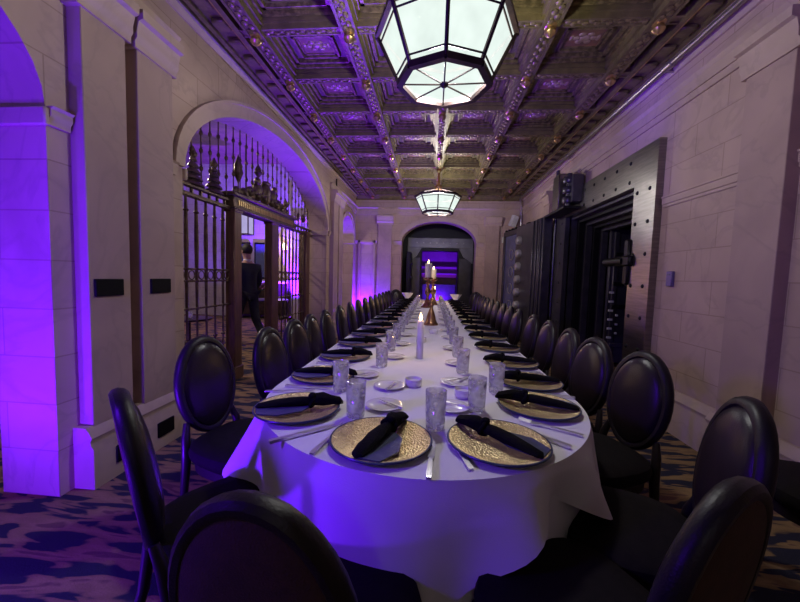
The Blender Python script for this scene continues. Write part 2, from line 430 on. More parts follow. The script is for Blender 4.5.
# coffers
def frame_rect(bm, hx, hy, w, z0, z1):
    for s in (-1, 1):
        bx(bm, s * hx - w / 2, s * hx + w / 2, -hy - w / 2, hy + w / 2, z0, z1)
        bx(bm, -hx - w / 2, hx + w / 2, s * hy - w / 2, s * hy + w / 2, z0, z1)
bm = BM()
frame_rect(bm, .315, .285, .03, 3.47, 3.54); frame_rect(bm, .275, .245, .03, 3.495, 3.54)
frame_rect(bm, .185, .155, .022, 3.495, 3.54); frame_rect(bm, .155, .125, .018, 3.51, 3.54)
c0 = obj('coffer', bm, M['ceilorn'], ce, smooth=False)
bm = BM(); bx(bm, -.145, .145, -.115, .115, 3.518, 3.54)
c1 = obj('painted_panel', bm, M['paint'], c0)
bm = BM()
ball(bm, (0, 0, 3.517), .05, (1, .8, .35)); 
for k in range(6):
    a = k * PI / 3; ball(bm, (.075 * math.cos(a), .055 * math.sin(a), 3.517), .028, (1.2, .9, .4), 8, 6)
for s in (-1, 1): ball(bm, (s * .115, 0, 3.517), .02, (1, 2, .4), 8, 6)
c2 = obj('relief', bm, mat('pale bronze relief', (.52, .40, .26), .4, .35, (.36, .26, .15), 14), c0)
first = True
for j in range(len(GY) - 1):
    for i in range(4):
        loc = ((GX[i] + GX[i + 1]) / 2, (GY[j] + GY[j + 1]) / 2, 0)
        if first: c0.location = loc; first = False
        else:
            c = c0.copy(); C.objects.link(c); c.location = loc
            for ch in (c1, c2):
                d = ch.copy(); C.objects.link(d); d.parent = c
# gilded bosses at the crossings
bm = BM()
lathe(bm, [(.055, 3.395), (.06, 3.38), (.045, 3.365), (.03, 3.36), (.045, 3.345), (.048, 3.325), (.035, 3.305), (.012, 3.292), (.004, 3.285)], 14)
b0 = obj('boss', bm, M['gilt'], ce)
first = True
for y in GY:
    for x in GX:
        if first: b0.location = (x, y, 0); first = False
        else:
            b = b0.copy(); C.objects.link(b); b.location = (x, y, 0)
# borders along the walls with dentils
for side in (-1, 1):
    X = XL if side < 0 else XR; s = 1 if side < 0 else -1
    bm = BM()
    bx(bm, X, X + s * .34, YB, YE, 3.43, 3.54)
    bx(bm, X + s * .30, X + s * .345, YB, YE, 3.385, 3.44); bx(bm, X + s * .08, X + s * .12, YB, YE, 3.40, 3.44)
    b = obj('border', bm, M['ceil'], ce, smooth=False)
    bm = BM(); y = YB + .1
    while y < YE:
        bx(bm, X + s * .15, X + s * .27, y, y + .13, 3.395, 3.435, .01); y += .255
    obj('dentil_row', bm, M['ceil'], b)
    bm = BM(); bx(bm, X + s * .292, X + s * .304, YB, YE, 3.383, 3.40); obj('gilt_fillet', bm, M['gilt'], b)

# ------------------------------------------------------------------ hanging lamps
def oct_(r, z, k): a = 2 * PI * k / 8; return Vector((r * math.cos(a), r * math.sin(a), z))
def make_lamp(label):
    t = thing('pendant_lantern', label, 'ceiling lamp', group='octagonal pendant lanterns')
    RT, RB, ZT, ZB = .435, .285, .30, 0.0
    bm = BM()
    for k in range(8):
        tube(bm, [oct_(RB, ZB, k), oct_(RT, ZT, k)], .013, 6)
        tube(bm, [oct_(RB, ZB, k), oct_(RB, ZB, k + 1)], .028, 4, sq=True)
        tube(bm, [oct_(RT, ZT, k), oct_(RT, ZT, k + 1)], .024, 4, sq=True)
        for f in (.16, .86):
            r = RB + (RT - RB) * f
            tube(bm, [oct_(r, ZB + (ZT - ZB) * f, k), oct_(r, ZB + (ZT - ZB) * f, k + 1)], .006, 6)
        tube(bm, [oct_(RB, ZB - .002, k), Vector((0, 0, ZB - .008))], .0055, 6)
        tube(bm, [oct_(RT, ZT + .02, k), oct_(.05, ZT + .16, k)], .01, 6)
    obj('frame', bm, M['bronze'], t)
    for k in range(8):
        bm = BM()
        q = [oct_(RB, ZB, k), oct_(RB, ZB, k + 1), oct_(RT, ZT, k + 1), oct_(RT, ZT, k)]
        n = Vector((math.cos(2 * PI * (k + .5) / 8), math.sin(2 * PI * (k + .5) / 8), 0)) * .004
        va = [bm.verts.new(p - n) for p in q]; vb = [bm.verts.new(p - n * 2) for p in q]
        bm.faces.new(va); bm.faces.new(vb[::-1])
        for i in range(4): bm.faces.new((va[i], va[(i + 1) % 4], vb[(i + 1) % 4], vb[i]))
        obj('side_glass', bm, M['lampglass'], t, smooth=False)
    bm = BM(); lathe(bm, [(RB - .005, .004), (RB - .005, .009)], 8); obj('bottom_glass', bm, M['lampglass'], t, smooth=False)
    bm = BM(); lathe(bm, [(.004, -.03), (.018, -.022), (.026, -.012), (.026, 0), (.012, .004)], 12); obj('finial', bm, M['bronze'], t)
    bm = BM(); lathe(bm, [(.06, .44), (.07, .46), (.07, .50), (.03, .54), (.022, .56), (.022, .80), (.05, .81), (.11, .83), (.12, .84)], 14)
    obj('rod', bm, M['brass'], t)
    bm = BM(); lathe(bm, [(RT - .02, ZT + .005), (RT - .02, ZT + .010)], 8); obj('top_glass', bm, M['lampglass'], t, smooth=False)
    return t
lamp = make_lamp('large octagonal bronze and white glass ceiling lantern hanging over near end of the table')
lamp.location = (.03, 2.36, 2.55)
lamp2 = dup(lamp, (.05, 6.94, 2.55), 0, 'smaller looking octagonal white glass lantern hanging before the end arch')
added_lamp = dup(lamp, (.05, -2.22, 2.55), 0, 'added octagonal white glass lantern, unseen behind the viewer')  # invented lantern behind the camera, put in for frontal light
def light(kind, loc, power, col, r=.08, target=None, cone=None, blend=.6, name='light'):
    d = bpy.data.lights.new(name, kind); d.energy = power; d.color = col; d.shadow_soft_size = r
    if cone: d.spot_size = math.radians(cone); d.spot_blend = blend
    o = bpy.data.objects.new(name, d); C.objects.link(o); o.location = loc
    if name == 'lantern_bulb': o.visible_camera = False
    if target is not None:
        o.rotation_euler = (Vector(target) - Vector(loc)).to_track_quat('-Z', 'Y').to_euler()
    return o
LAMPCOL = (1, .80, .88)
LP = 440
light('POINT', (.05, 2.36, 2.68), LP, LAMPCOL, .10, name='lantern_bulb')
light('POINT', (.05, 6.94, 2.68), LP, LAMPCOL, .10, name='lantern_bulb')
light('POINT', (.05, -2.22, 2.68), LP * .16, LAMPCOL, .10, name='lantern_bulb')  # weak bulb of the added rear lantern

# ------------------------------------------------------------------ uplights
def uplight(label, loc, power, target, cone=110, rot=0):
    t = thing('led_uplight', label, 'uplight', loc, rot, 'purple uplights')
    bm = BM(); lathe(bm, [(.055, .0), (.06, .005), (.06, .12), (.066, .13), (.066, .15), (.056, .15), (.056, .138)], 20)
    obj('housing', bm, M['black'], t)
    bm = BM(); lathe(bm, [(.054, .138), (.054, .142)], 20); obj('lens', bm, M['lens'], t)
    light('SPOT', (loc[0], loc[1], loc[2] + .17), power, PURPLE, .05, target, cone, .8, 'uplight_beam')
    return t
t = thing('added_light_stand', 'added black light stand with a purple can lamp beside the near left arch', 'light stand', (-1.72, .10, 0))  # added out of view to throw purple over tabletop and right side
bm = BM(); tube(bm, [(0, 0, .12), (0, 0, 1.62)], .014, 8)
for k in range(3):
    a = k * 2 * PI / 3 + .3; tube(bm, [(0, 0, .35), (.13 * math.cos(a), .13 * math.sin(a), .01)], .009, 6)
obj('pole', bm, M['black'], t)
bm = BM(); lathe(bm, [(.02, -.16), (.07, -.15), (.08, 0), (.08, .02)], 18); c_ = obj('can', bm, M['black'], t); c_.location = (0, 0, 1.68); c_.rotation_euler = Vector((1.9, 2.6, -.75)).to_track_quat('Z', 'Y').to_euler()
bm = BM(); lathe(bm, [(.074, .012), (.074, .016)], 18); l_ = obj('lens', bm, M['lens'], c_)
light('SPOT', (-1.68, .16, 1.67), 85, PURPLE, .14, (-.3, 2.9, .9), 130, .9, 'added_stand_beam')  # beam of the added stand
uplight('black can uplight on the carpet by the near left arch', (-1.98, .25, 0), 240, (-1.6, 1.7, .9), 130)
uplight('black can uplight inside the near left arch by its jamb', (-2.34, .75, 0), 150, (-2.3, 1.77, 1.75), 125)
uplight('black can uplight glowing purple in the far left corner', (-1.76, YE - .22, 0), 420, (-1.72, YE + .02, 1.9), 130)
uplight('black can uplight beyond the gate by the foyer column', (-3.75, 9.1, 0), 3600, (-4.2, 10, 3.7), 90)
uplight('black can uplight on the floor behind the left chairs before the far pilaster', (-1.72, 6.0, 0), 700, (-.7, 4.9, 3.4), 90)
uplight('added black can uplight by the far foyer wall left of the panels', (-6.6, 8.7, 0), 150, (-6.3, 10, 4.2), 90)  # extra uplight added to turn the foyer wall purple
uplight('black can uplight within the end archway', (.3, 15.3, 0), 400, (.3, 16.6, 1.6), 140)
uplight('black can uplight inside the gated arch by its near jamb', (-2.22, 2.95, 0), 10, (-2.2, 5.6, 2.6), 80)

# ------------------------------------------------------------------ gate in the left arch
XG = -2.40
gate = thing('gate_screen', 'bronze gate with tall bars and a doorway filling the left arch', 'gate', (XG, 4.81, 0))
def G(name, bm, m='iron', parent=None): 
    bmesh.ops.translate(bm, vec=(-XG, -4.81, 0), verts=bm.verts[:])
    return obj(name, bm, M[m], parent or gate)
def intr(y):
    q = max(0, 1 - ((y - 4.81) / 2.0) ** 2); return 2.16 + .92 * math.sqrt(q)
for y0, y1, m in ((4.03, 4.20, 'wood'), (5.02, 5.24, 'wood'), (6.42, 6.62, 'wood'), (2.82, 2.92, 'iron')):
    bm = BM(); bx(bm, XG - .06, XG + .06, y0, y1, 0, 2.10, .012); bx(bm, XG - .075, XG + .075, y0 - .012, y1 + .012, 0, .16, .008)
    bx(bm, XG - .07, XG + .07, y0 - .008, y1 + .008, 2.02, 2.08, .006)
    G('post', bm, m)
for y0, y1 in ((2.82, 4.05), (5.2, 6.8)):
    for z0, z1, w in ((2.035, 2.075, .03), (2.13, 2.16, .03), (1.32, 1.34, .012), (1.20, 1.22, .012), (.92, .94, .012), (.16, .22, .025)):
        bm = BM(); bx(bm, XG - w, XG + w, y0, y1, z0, z1, .005); G('rail', bm)
bm = BM(); y = 2.95
while y < 6.8:
    if not 4.05 < y < 5.2: bx(bm, XG - .012, XG + .012, y - .012, y + .012, 2.07, 2.14)
    y += .14
G('rail_blocks', bm)
ys = [2.98 + .152 * k for k in range(7)] + [5.34 + .15 * k for k in range(8)]
for y in ys:
    bm = BM(); tube(bm, [(XG, y, .18), (XG, y, .93)], .011, 8); tube(bm, [(XG, y, .93), (XG, y, 1.26), (XG, y, 1.6), (XG, y, 1.95), (XG, y, 2.05)], [.013, .016, .022, .016, .012], 8)
    for z in (.6, .93, 1.21, 1.33, 1.9): ball(bm, (XG, y, z), .026, (1, 1, .7), 8, 6)
    G('bar', bm)
# scroll rings between the middle rails
for z in (1.27, ):
    for y in ys:
        bm = BM(); tube(bm, [(XG, y + .075 + .045 * math.cos(a), z + .045 * math.sin(a)) for a in [2 * PI * i / 12 for i in range(12)]], .006, 6, True); G('scroll', bm)
# header over the doorway
bm = BM(); bx(bm, XG - .07, XG + .07, 4.0, 5.84, 2.07, 2.20, .01); bx(bm, XG - .10, XG + .10, 3.97, 5.87, 2.20, 2.245, .01); bx(bm, XG - .085, XG + .085, 3.99, 5.85, 2.05, 2.075, .006)
hd = G('header', bm)
bm = BM(); y = 4.1
while y < 5.75:
    bx(bm, XG + .069, XG + .078, y, y + .025, 2.105, 2.165); y += .045
G('frieze', bm, 'gilt', hd)
# crest sculpture
bm = BM()
ball(bm, (XG, 4.92, 2.42), .13, (.6, .75, 1.35), 14, 10)
ball(bm, (XG + .02, 4.92, 2.56), .07, (.7, 1.5, .5), 12, 8)
for s in (-1, 1):
    ball(bm, (XG, 4.92 + s * .22, 2.40), .12, (.5, 1.0, 1.05), 12, 8)
    ball(bm, (XG + .02, 4.92 + s * .26, 2.53), .06, (.7, 1.1, .9), 10, 8)
    ball(bm, (XG, 4.92 + s * .40, 2.34), .10, (.5, 1.1, .9), 12, 8)
    ball(bm, (XG, 4.92 + s * .56, 2.31), .08, (.5, 1.1, .8), 12, 8)
    tube(bm, [(XG + .03, 4.92 + s * (.5 + .10 * t * math.cos(6 * t)), 2.34 + .10 * t * math.sin(6 * t)) for t in [i / 14 for i in range(15)]], .022, 6)
    for k in range(5): ball(bm, (XG + .045, 4.92 + s * (.10 + .09 * k), 2.33 + .03 * (k % 2)), .035, (1, 1, 1.2), 8, 6)
    ball(bm, (XG, 4.92 + s * .74, 2.29), .06, (.7, 1, 1), 10, 8)
G('crest', bm)
def finial(y, z0, h, w):
    bm = BM()
    lathe(bm, [(.25, 0), (.3, .04), (.15, .10), (.12, .30), (.5, .42), (1, .55), (.75, .66), (.85, .72), (.45, .84), (.2, .92), (.03, 1)], 10, cap=True)
    bmesh.ops.scale(bm, vec=(w, w, h), verts=bm.verts[:]); bmesh.ops.translate(bm, vec=(XG, y, z0), verts=bm.verts[:])
    G('finial', bm)
for y, z0, h, w in ((4.22, 2.24, .50, .06), (4.72, 2.5, .28, .055), (5.62, 2.24, .28, .045), (6.4, 2.16, .25, .05), (6.15, 2.16, .22, .04)): finial(y, z0, h, w)
for y in (3.40, 3.74):
    bm = BM()
    for i, (w, z) in enumerate(((.15, 2.16), (.125, 2.22), (.10, 2.28), (.075, 2.34), (.05, 2.40))):
        lathe(bm, [(w, z), (w * .9, z + .02), (w * .45, z + .05)], 8, (XG, y, 0), sx=.5)
    lathe(bm, [(.03, 2.44), (.04, 2.47), (.004, 2.54)], 8, (XG, y, 0))
    G('pyramid_ornament', bm)
# slender upper rods reaching the arch
y = 2.93; k = 0
while y < 6.75:
    z0 = 2.24 if 4.0 < y < 5.86 else 2.15; z1 = intr(y) - .01
    if z1 - z0 > .1:
        bm = BM(); tube(bm, [(XG, y, z0), (XG, y, z1)], .008, 6)
        for zz in [z0 + (z1 - z0) * f for f in (.3, .55, .8)]:
            ball(bm, (XG, y, zz), .02, (1, 1, 1.5), 8, 6); ball(bm, (XG, y, zz + .035), .012, (1, 1.8, .6), 6, 4)
        G('upper_rod', bm)
    y += .148; k += 1

# ------------------------------------------------------------------ foyer beyond the gate
bm = BM(); bx(bm, -7.6, XL - WT, 10.0, 10.3, 0, 4.4)
wf = tag(obj('wall_foyer_far', bm, M['foyer']), kind='structure')
bm = BM(); bx(bm, -7.6, -7.3, -3, 10.0, 0, 4.4); tag(obj('wall_foyer_side', bm, M['foyer']), kind='structure')
bm = BM(); bx(bm, -7.6, XL - WT, -3.2, -3.0, 0, 4.4); tag(obj('wall_foyer_near', bm, M['foyer']), kind='structure')
bm = BM(); bx(bm, -7.6, XL - .02, -3.2, 10.3, 4.4, 4.6); tag(obj('ceiling_foyer', bm, M['ceilpan']), kind='structure')
bm = BM(); bx(bm, XL - WT, XL - .05, -3, 10.0, 3.58, 4.42); obj('upper_wall', bm, M['foyer'], wl)
bm = BM(); bx(bm, -4.0, -3.55, 9.8, 10.02, 0, 4.4, .01); p = obj('pilaster', bm, M['foyer'], wf)
bm = BM(); bx(bm, -4.08, -3.47, 9.74, 10.02, 2.75, 2.9, .01); obj('capital', bm, M['mould'], p)
# painting-like dark panels and console
for x0, x1 in ((-5.95, -5.3), (-5.18, -4.55)):
    t = thing('wall_panel', 'dark framed panel on the foyer wall, %s one' % ('left' if x0 < -5.5 else 'right'), 'wall panel', (x0, 9.99, 1.12))
    bm = BM(); bx(bm, 0, x1 - x0, -.04, 0, 0, 1.05, .01); obj('frame', bm, M['black'], t)
    bm = BM(); bx(bm, .05, x1 - x0 - .05, -.05, -.035, .05, 1.0); obj('panel', bm, M['satin'], t)
t = thing('console_table', 'dark console with a pale top against the foyer wall', 'console table', (-4.9, 9.72, 0))
bm = BM(); bx(bm, -.8, .8, -.2, .2, 1.02, 1.07, .008); obj('top', bm, M['china'], t)
bm = BM(); bx(bm, -.75, .75, -.17, .18, .12, 1.02, .01); obj('body', bm, M['bronze'], t)
for s in (-1, 1):
    bm = BM(); bx(bm, s * .7 - .04, s * .7 + .04, -.17, .18, 0, .12); obj('foot', bm, M['bronze'], t)
# sconce
t = thing('wall_sconce', 'lit shaded sconce on the foyer wall near the column', 'wall lamp', (-4.25, 9.99, 2.0))
bm = BM(); bx(bm, -.04, .04, -.02, 0, -.12, .12, .005); tube(bm, [(0, -.01, -.05), (0, -.1, -.06), (0, -.1, 0)], .01); obj('bracket', bm, M['brass'], t)
bm = BM(); lathe(bm, [(.10, -.02), (.065, .16)], 16, (0, -.1, 0), cap=False); obj('shade', bm, emis_mat('lit shade', (1, .72, .38), 2.2), t)
light('POINT', (-4.25, 9.6, 2.05), 14, (1, .75, .45), .06, name='sconce_bulb')
# foyer lantern
t = thing('hanging_lantern', 'small box lantern hanging in the foyer beyond the doorway', 'ceiling lamp', (-4.7, 8.6, 2.25))
bm = BM()
for sx in (-1, 1):
    for sy in (-1, 1): bx(bm, sx * .14 - .012, sx * .14 + .012, sy * .14 - .012, sy * .14 + .012, 0, .5)
for z in (0, .5): 
    for s in (-1, 1): bx(bm, -.15, .15, s * .14 - .012, s * .14 + .012, z - .012, z + .012); bx(bm, s * .14 - .012, s * .14 + .012, -.15, .15, z - .012, z + .012)
tube(bm, [(0, 0, .5), (0, 0, 2.14)], .012); bx(bm, -.15, .15, -.15, .15, .49, .52)
obj('frame', bm, M['bronze'], t)
bm = BM(); bx(bm, -.13, .13, -.13, .13, .02, .48); obj('glass', bm, lampglass_mat('pale lavender lamp glass', (.62, .55, .95), .55, .2), t)
light('POINT', (-5.0, 5.2, 3.4), 130, (1, .84, .74), .25, name='foyer_fill')  # warm fill added to dilute the purple, hangs in no fixture
# round table with flowers
t = thing('side_table', 'small round dark table in the foyer holding a flower vase', 'table', (-3.50, 7.35, 0))
bm = BM(); lathe(bm, [(.40, .70), (.42, .71), (.42, .735), (.40, .74)], 28); obj('tabletop', bm, M['bronze'], t)
bm = BM(); lathe(bm, [(.22, 0), (.2, .03), (.05, .08), (.04, .35), (.06, .45), (.04, .6), (.1, .70)], 16); obj('pedestal', bm, M['bronze'], t)
t = thing('flower_vase', 'glass vase of purple flowers on the foyer side table', 'vase', (-3.50, 7.35, .74))
bm = BM(); lathe(bm, [(.05, 0), (.07, .03), (.06, .14), (.08, .2)], 16); obj('vase', bm, M['brass'], t)
bm = BM()
for k in range(26):
    a = random.uniform(0, 2 * PI); r = random.uniform(.02, .17); ball(bm, (r * math.cos(a), r * math.sin(a), .24 + random.uniform(0, .14) - r * .3), random.uniform(.03, .05), (1, 1, .8), 8, 6)
obj('blossoms', bm, M['petal'], t)
bm = BM()
for k in range(8):
    a = k * PI / 4; tube(bm, [(0, 0, .16), (.08 * math.cos(a), .08 * math.sin(a), .22), (.2 * math.cos(a), .2 * math.sin(a), .17)], [.01, .025, .003], 6)
obj('leaves', bm, M['leaf'], t)
# foyer lounge table with glasses, seen through the bars
t = thing('cocktail_table', 'round dark table seen through the left bars of the gate', 'table', (-4.35, 6.0, 0))
bm = BM(); lathe(bm, [(.36, .42), (.38, .43), (.38, .455), (.36, .46)], 28); obj('tabletop', bm, M['bronze'], t)
bm = BM(); lathe(bm, [(.2, 0), (.19, .02), (.03, .05), (.03, .38), (.09, .42)], 16); obj('pedestal', bm, M['bronze'], t)
for dx, l in ((-.1, 'left'), (.1, 'right')):
    bm = BM(); lathe(bm, [(.035, 0), (.04, .12), (.036, .12), (.031, .01)], 14)
    o = tag(obj('water_glass', bm, M['glass']), 'glass on the dark foyer table, %s one' % l, 'glass'); o.location = (-4.35 + dx, 5.9, .46)

# ------------------------------------------------------------------ person
def skin(name, pts, edges, rad, m, parent=None, sub=2, root=0):
    me = bpy.data.meshes.new(name); me.from_pydata(pts, edges, []); me.materials.append(m)
    o = bpy.data.objects.new(name, me); C.objects.link(o)
    md = o.modifiers.new('skin', 'SKIN'); md.use_smooth_shade = True
    if not me.skin_vertices:
        bpy.context.view_layer.update()
    sv = me.skin_vertices[0].data
    for i, r in enumerate(rad):
        sv[i].radius = r if isinstance(r, tuple) else (r, r); sv[i].use_root = (i == root)
    s = o.modifiers.new('sub', 'SUBSURF'); s.levels = sub; s.render_levels = sub
    if parent: o.parent = parent
    return o
# local frame: facing +y ; walking, right leg trailing
J = [(0, 0, .95), (0, .01, 1.12), (0, .0, 1.30), (0, .0, 1.44), (0, .015, 1.52), (0, .03, 1.60), (0, .035, 1.70), (0, .03, 1.77),
     (-.10, 0, .92), (-.11, .14, .50), (-.11, .16, .09), (-.11, .28, .04),
     (.10, 0, .92), (.11, -.06, .50), (.11, -.34, .14), (.11, -.25, .04),
     (-.19, 0, 1.40), (-.25, -.07, 1.13), (-.24, .03, .90), (-.235, .06, .82),
     (.19, 0, 1.40), (.25, .05, 1.13), (.24, .20, .94), (.235, .25, .88)]
Ed = [(0, 1), (1, 2), (2, 3), (3, 4), (4, 5), (5, 6), (6, 7), (0, 8), (8, 9), (9, 10), (10, 11), (0, 12), (12, 13), (13, 14), (14, 15),
      (3, 16), (16, 17), (17, 18), (18, 19), (3, 20), (20, 21), (21, 22), (22, 23)]
Rr = [(.13, .10), (.125, .09), (.15, .10), (.10, .08), (.055, .055), (.07, .085), (.078, .10), (.05, .06),
      .085, .055, .042, .035, .085, .055, .042, .035, .06, .045, .032, .034, .06, .045, .032, .034]
J2 = list(J); E2 = list(Ed); R2 = list(Rr)
for base, sx, dy, dz in ((19, -1, .03, -.075), (23, 1, .05, -.055)):
    bp_ = J[base]
    for f in range(4):
        i0 = len(J2); off = (f - 1.5) * .019; ln = (.9, 1.05, 1.0, .8)[f]
        J2 += [(bp_[0], bp_[1] + off * .9 + dy * .5, bp_[2] + dz * .5), (bp_[0] - sx * .01, bp_[1] + off + dy * .9, bp_[2] + dz * 1.0 * ln), (bp_[0] - sx * .03, bp_[1] + off + dy * 1.1, bp_[2] + dz * 1.35 * ln)]
        E2 += [(base, i0), (i0, i0 + 1), (i0 + 1, i0 + 2)]; R2 += [.011, .009, .0075]
    i0 = len(J2); J2 += [(bp_[0] - sx * .02, bp_[1] + .045, bp_[2] - .01), (bp_[0] - sx * .03, bp_[1] + .06, bp_[2] - .05)]
    E2 += [(base, i0), (i0, i0 + 1)]; R2 += [.012, .009]
person = skin('person', J2, E2, R2, M['skin'])
tag(person, 'person in a dark navy suit walking past the gate doorway, seen from behind', 'person')
def loft(bm, rings, n=16):
    R = []
    for (cx, cy, cz, rx, ry) in rings:
        R.append([bm.verts.new((cx + rx * math.cos(2 * PI * i / n), cy + ry * math.sin(2 * PI * i / n), cz)) for i in range(n)])
    for a, b in zip(R, R[1:]):
        for i in range(n): bm.faces.new((a[i], a[(i + 1) % n], b[(i + 1) % n], b[i]))
    bm.faces.new(R[0]); bm.faces.new(R[-1])
jk = [(0, 0, .86), (0, .0, .98), (0, .01, 1.12), (0, 0, 1.30), (0, 0, 1.43), (-.19, 0, 1.41), (-.255, -.07, 1.13), (-.245, .02, .93), (.19, 0, 1.41), (.255, .05, 1.13), (.245, .18, .97), (0, 0, 1.47)]
skin('jacket', jk, [(0, 1), (1, 2), (2, 3), (3, 4), (4, 11), (4, 5), (5, 6), (6, 7), (4, 8), (8, 9), (9, 10)],
     [(.20, .15), (.19, .145), (.175, .13), (.19, .135), (.13, .10), .078, .064, .05, .078, .064, .05, (.075, .075)], M['suit'], person)
tr_ = [(0, 0, .98), (-.10, 0, .90), (-.11, .14, .50), (-.11, .16, .10), (.10, 0, .90), (.11, -.06, .50), (.11, -.34, .15)]
skin('trousers', tr_, [(0, 1), (1, 2), (2, 3), (0, 4), (4, 5), (5, 6)], [(.15, .125), .105, .078, .066, .105, .078, .066], M['suit'], person)
bm = BM(); lathe(bm, [(.068, 1.49), (.066, 1.535), (.060, 1.54)], 16, (0, .01, 0)); obj('shirt_collar', bm, M['shirt'], person)
bm = BM(); ball(bm, (0, .015, 1.715), .107, (.86, 1.0, .98), 18, 12)
bmesh.ops.delete(bm, geom=[v for v in bm.verts if v.co.z < 1.60 or (v.co.y > .07 and v.co.z < 1.76)], context='VERTS')
obj('hair', bm, M['hair'], person)
bm = BM()
for s in (-1, 1): ball(bm, (s * .084, .03, 1.665), .028, (.35, .7, 1.2), 8, 6); ball(bm, (s * .03, .122, 1.69), .012, (1, .6, .7), 8, 6)
ball(bm, (0, .135, 1.655), .02, (.7, 1, 1.3), 8, 6); ball(bm, (0, .12, 1.612), .02, (1.3, .5, .4), 8, 6)
obj('face', bm, M['skin'], person)
bm = BM(); ball(bm, (-.11, .22, .05), .05, (1, 2.5, .95), 12, 8); ball(bm, (.11, -.28, .06), .05, (1, 2.4, 1), 12, 8)
obj('shoes', bm, M['shoe'], person)
person.location = (-3.27, 6.05, 0); person.rotation_euler = (0, 0, math.radians(60))

# ------------------------------------------------------------------ beyond the end arch
bm = BM(); bx(bm, -1.9, -1.7, YE + WT, 17, 0, 3.2); tag(obj('wall_passage_left', bm, M['vdark']), kind='structure')
bm = BM(); bx(bm, 1.95, 2.15, YE + WT, 17, 0, 3.2); tag(obj('wall_passage_right', bm, M['vdark']), kind='structure')
bm = BM(); bx(bm, -1.9, 2.15, YE + WT, 17, 3.0, 3.2); tag(obj('ceiling_passage', bm, M['foyer']), kind='structure')
bm = BM(); bx(bm, -1.9, 2.15, 16.8, 17, 0, 3.2); tag(obj('wall_passage_end', bm, M['slab']), kind='structure')
# steel portal in the passage
YP = 10.9
t = thing('vault_portal', 'dark steel vault portal with riveted lintel inside the end archway', 'vault surround', (.2, YP, 0))
bm = BM(); prism(bm, [(-1.88, 0), (-1.88, 2.98), (1.73, 2.98), (1.73, 0), (.55, 0), (.55, 2.12), (-.55, 2.12), (-.55, 0)], 'y', 0, .5)
obj('casing', bm, M['vblack'], t)
bm = BM(); bx(bm, -.98, .98, -.06, .02, 2.2, 2.5, .01); obj('lintel', bm, M['vgrey'], t)
for s in (-1, 1):
    bm = BM(); prism(bm, [(s * .56, 2.2), (s * .98, 2.5), (s * .98, 1.75), (s * .70, 1.95)], 'y', -.05, .02); obj('bracket_plate', bm, M['vgrey'], t)
    bm = BM(); bx(bm, s * .76 - .18, s * .76 + .18, -.04, .02, 0, 1.9, .01); obj('jamb', bm, M['vdark'], t)
bm = BM()
for k in range(8): ball(bm, (-.7 + .2 * k, -.065, 2.35), .022, (1, .6, 1), 8, 6)
obj('rivets', bm, M['boltend'], t)
t = thing('vault_leaf', 'black steel door leaf standing open at left inside the end archway', 'vault door', (-.62, 10.1, 0))
bm = BM(); bx(bm, -.12, .0, -.25, .65, .05, 2.0, .01); obj('panel', bm, M['vblack'], t)
bm = BM()
for z in (.5, .9, 1.3, 1.7): bx(bm, 0, .03, -.2, .6, z - .03, z + .03, .005)
obj('strap', bm, M['vdark'], t)
# shelf and lit opening deep inside
t = thing('display_cabinet', 'low dark cabinet under purple light at the end of the passage', 'cabinet', (.3, 16.5, 0))
bm = BM(); bx(bm, -.75, .75, -.2, .25, 0, 1.0, .01); obj('body', bm, M['vdark'], t)
for z in (1.75, 1.45):
    bm = BM(); bx(bm, -.9, .9, .1, .28, z, z + .06); obj('shelf', bm, M['slab'], t)
bm = BM(); bx(bm, -.8, .8, .2, .29, 1.0, 1.45); obj('back_panel', bm, M['paint'], t)

# ------------------------------------------------------------------ vault on the right wall
vf = thing('vault_surround', 'riveted brushed steel vault door frame set in the right wall', 'vault surround', (XR, 5.1, 0))
def V(name, bm, m, parent=None, org=None):
    bmesh.ops.translate(bm, vec=(-XR, -5.1, 0), verts=bm.verts[:]); return obj(name, bm, M[m], parent or vf)
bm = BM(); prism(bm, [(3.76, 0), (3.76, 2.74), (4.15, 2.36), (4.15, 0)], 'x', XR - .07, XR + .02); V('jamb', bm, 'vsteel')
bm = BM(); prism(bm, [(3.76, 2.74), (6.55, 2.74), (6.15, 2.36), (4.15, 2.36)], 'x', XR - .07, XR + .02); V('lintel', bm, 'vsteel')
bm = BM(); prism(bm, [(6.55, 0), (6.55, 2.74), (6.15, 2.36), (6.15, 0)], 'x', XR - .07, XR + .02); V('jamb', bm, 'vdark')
BP = [(y, .3 + .33 * k) for k in range(7) for y in (3.86, 4.08)] + [(4.25 + .3 * k, z) for k in range(7) for z in (2.43, 2.64)] + [(6.3, .3 + .33 * k) for k in range(7)]
for y, z in BP:
    bm = BM(); ball(bm, (XR - .07, y, z), .022, (.7, 1, 1), 8, 6); V('bolt', bm, 'vblack')
# stepped rebates receding into the wall
for k in range(5):
    d0 = XR + .02 + .10 * k; ins = .05 * k
    bm = BM()
    prism(bm, [(4.13, 0), (4.13, 2.37), (6.17, 2.37), (6.17, 0), (6.12 - ins, 0), (6.12 - ins, 2.32 - ins), (4.18 + ins, 2.32 - ins), (4.18 + ins, 0)], 'x', d0, d0 + .09)
    V('rebate', bm, 'vdark' if k % 2 == 0 else 'vblack')
bm = BM(); bx(bm, XR + .5, XR + 2.4, 3.6, 3.75, 0, 2.6); bx(bm, XR + .5, XR + 2.4, 6.6, 6.75, 0, 2.6); bx(bm, XR + 2.3, XR + 2.4, 3.6, 6.75, 0, 2.6); bx(bm, XR + .3, XR + 2.4, 3.6, 6.75, 2.5, 2.6)
tag(obj('wall_vault', bm, M['vblack']), kind='structure')
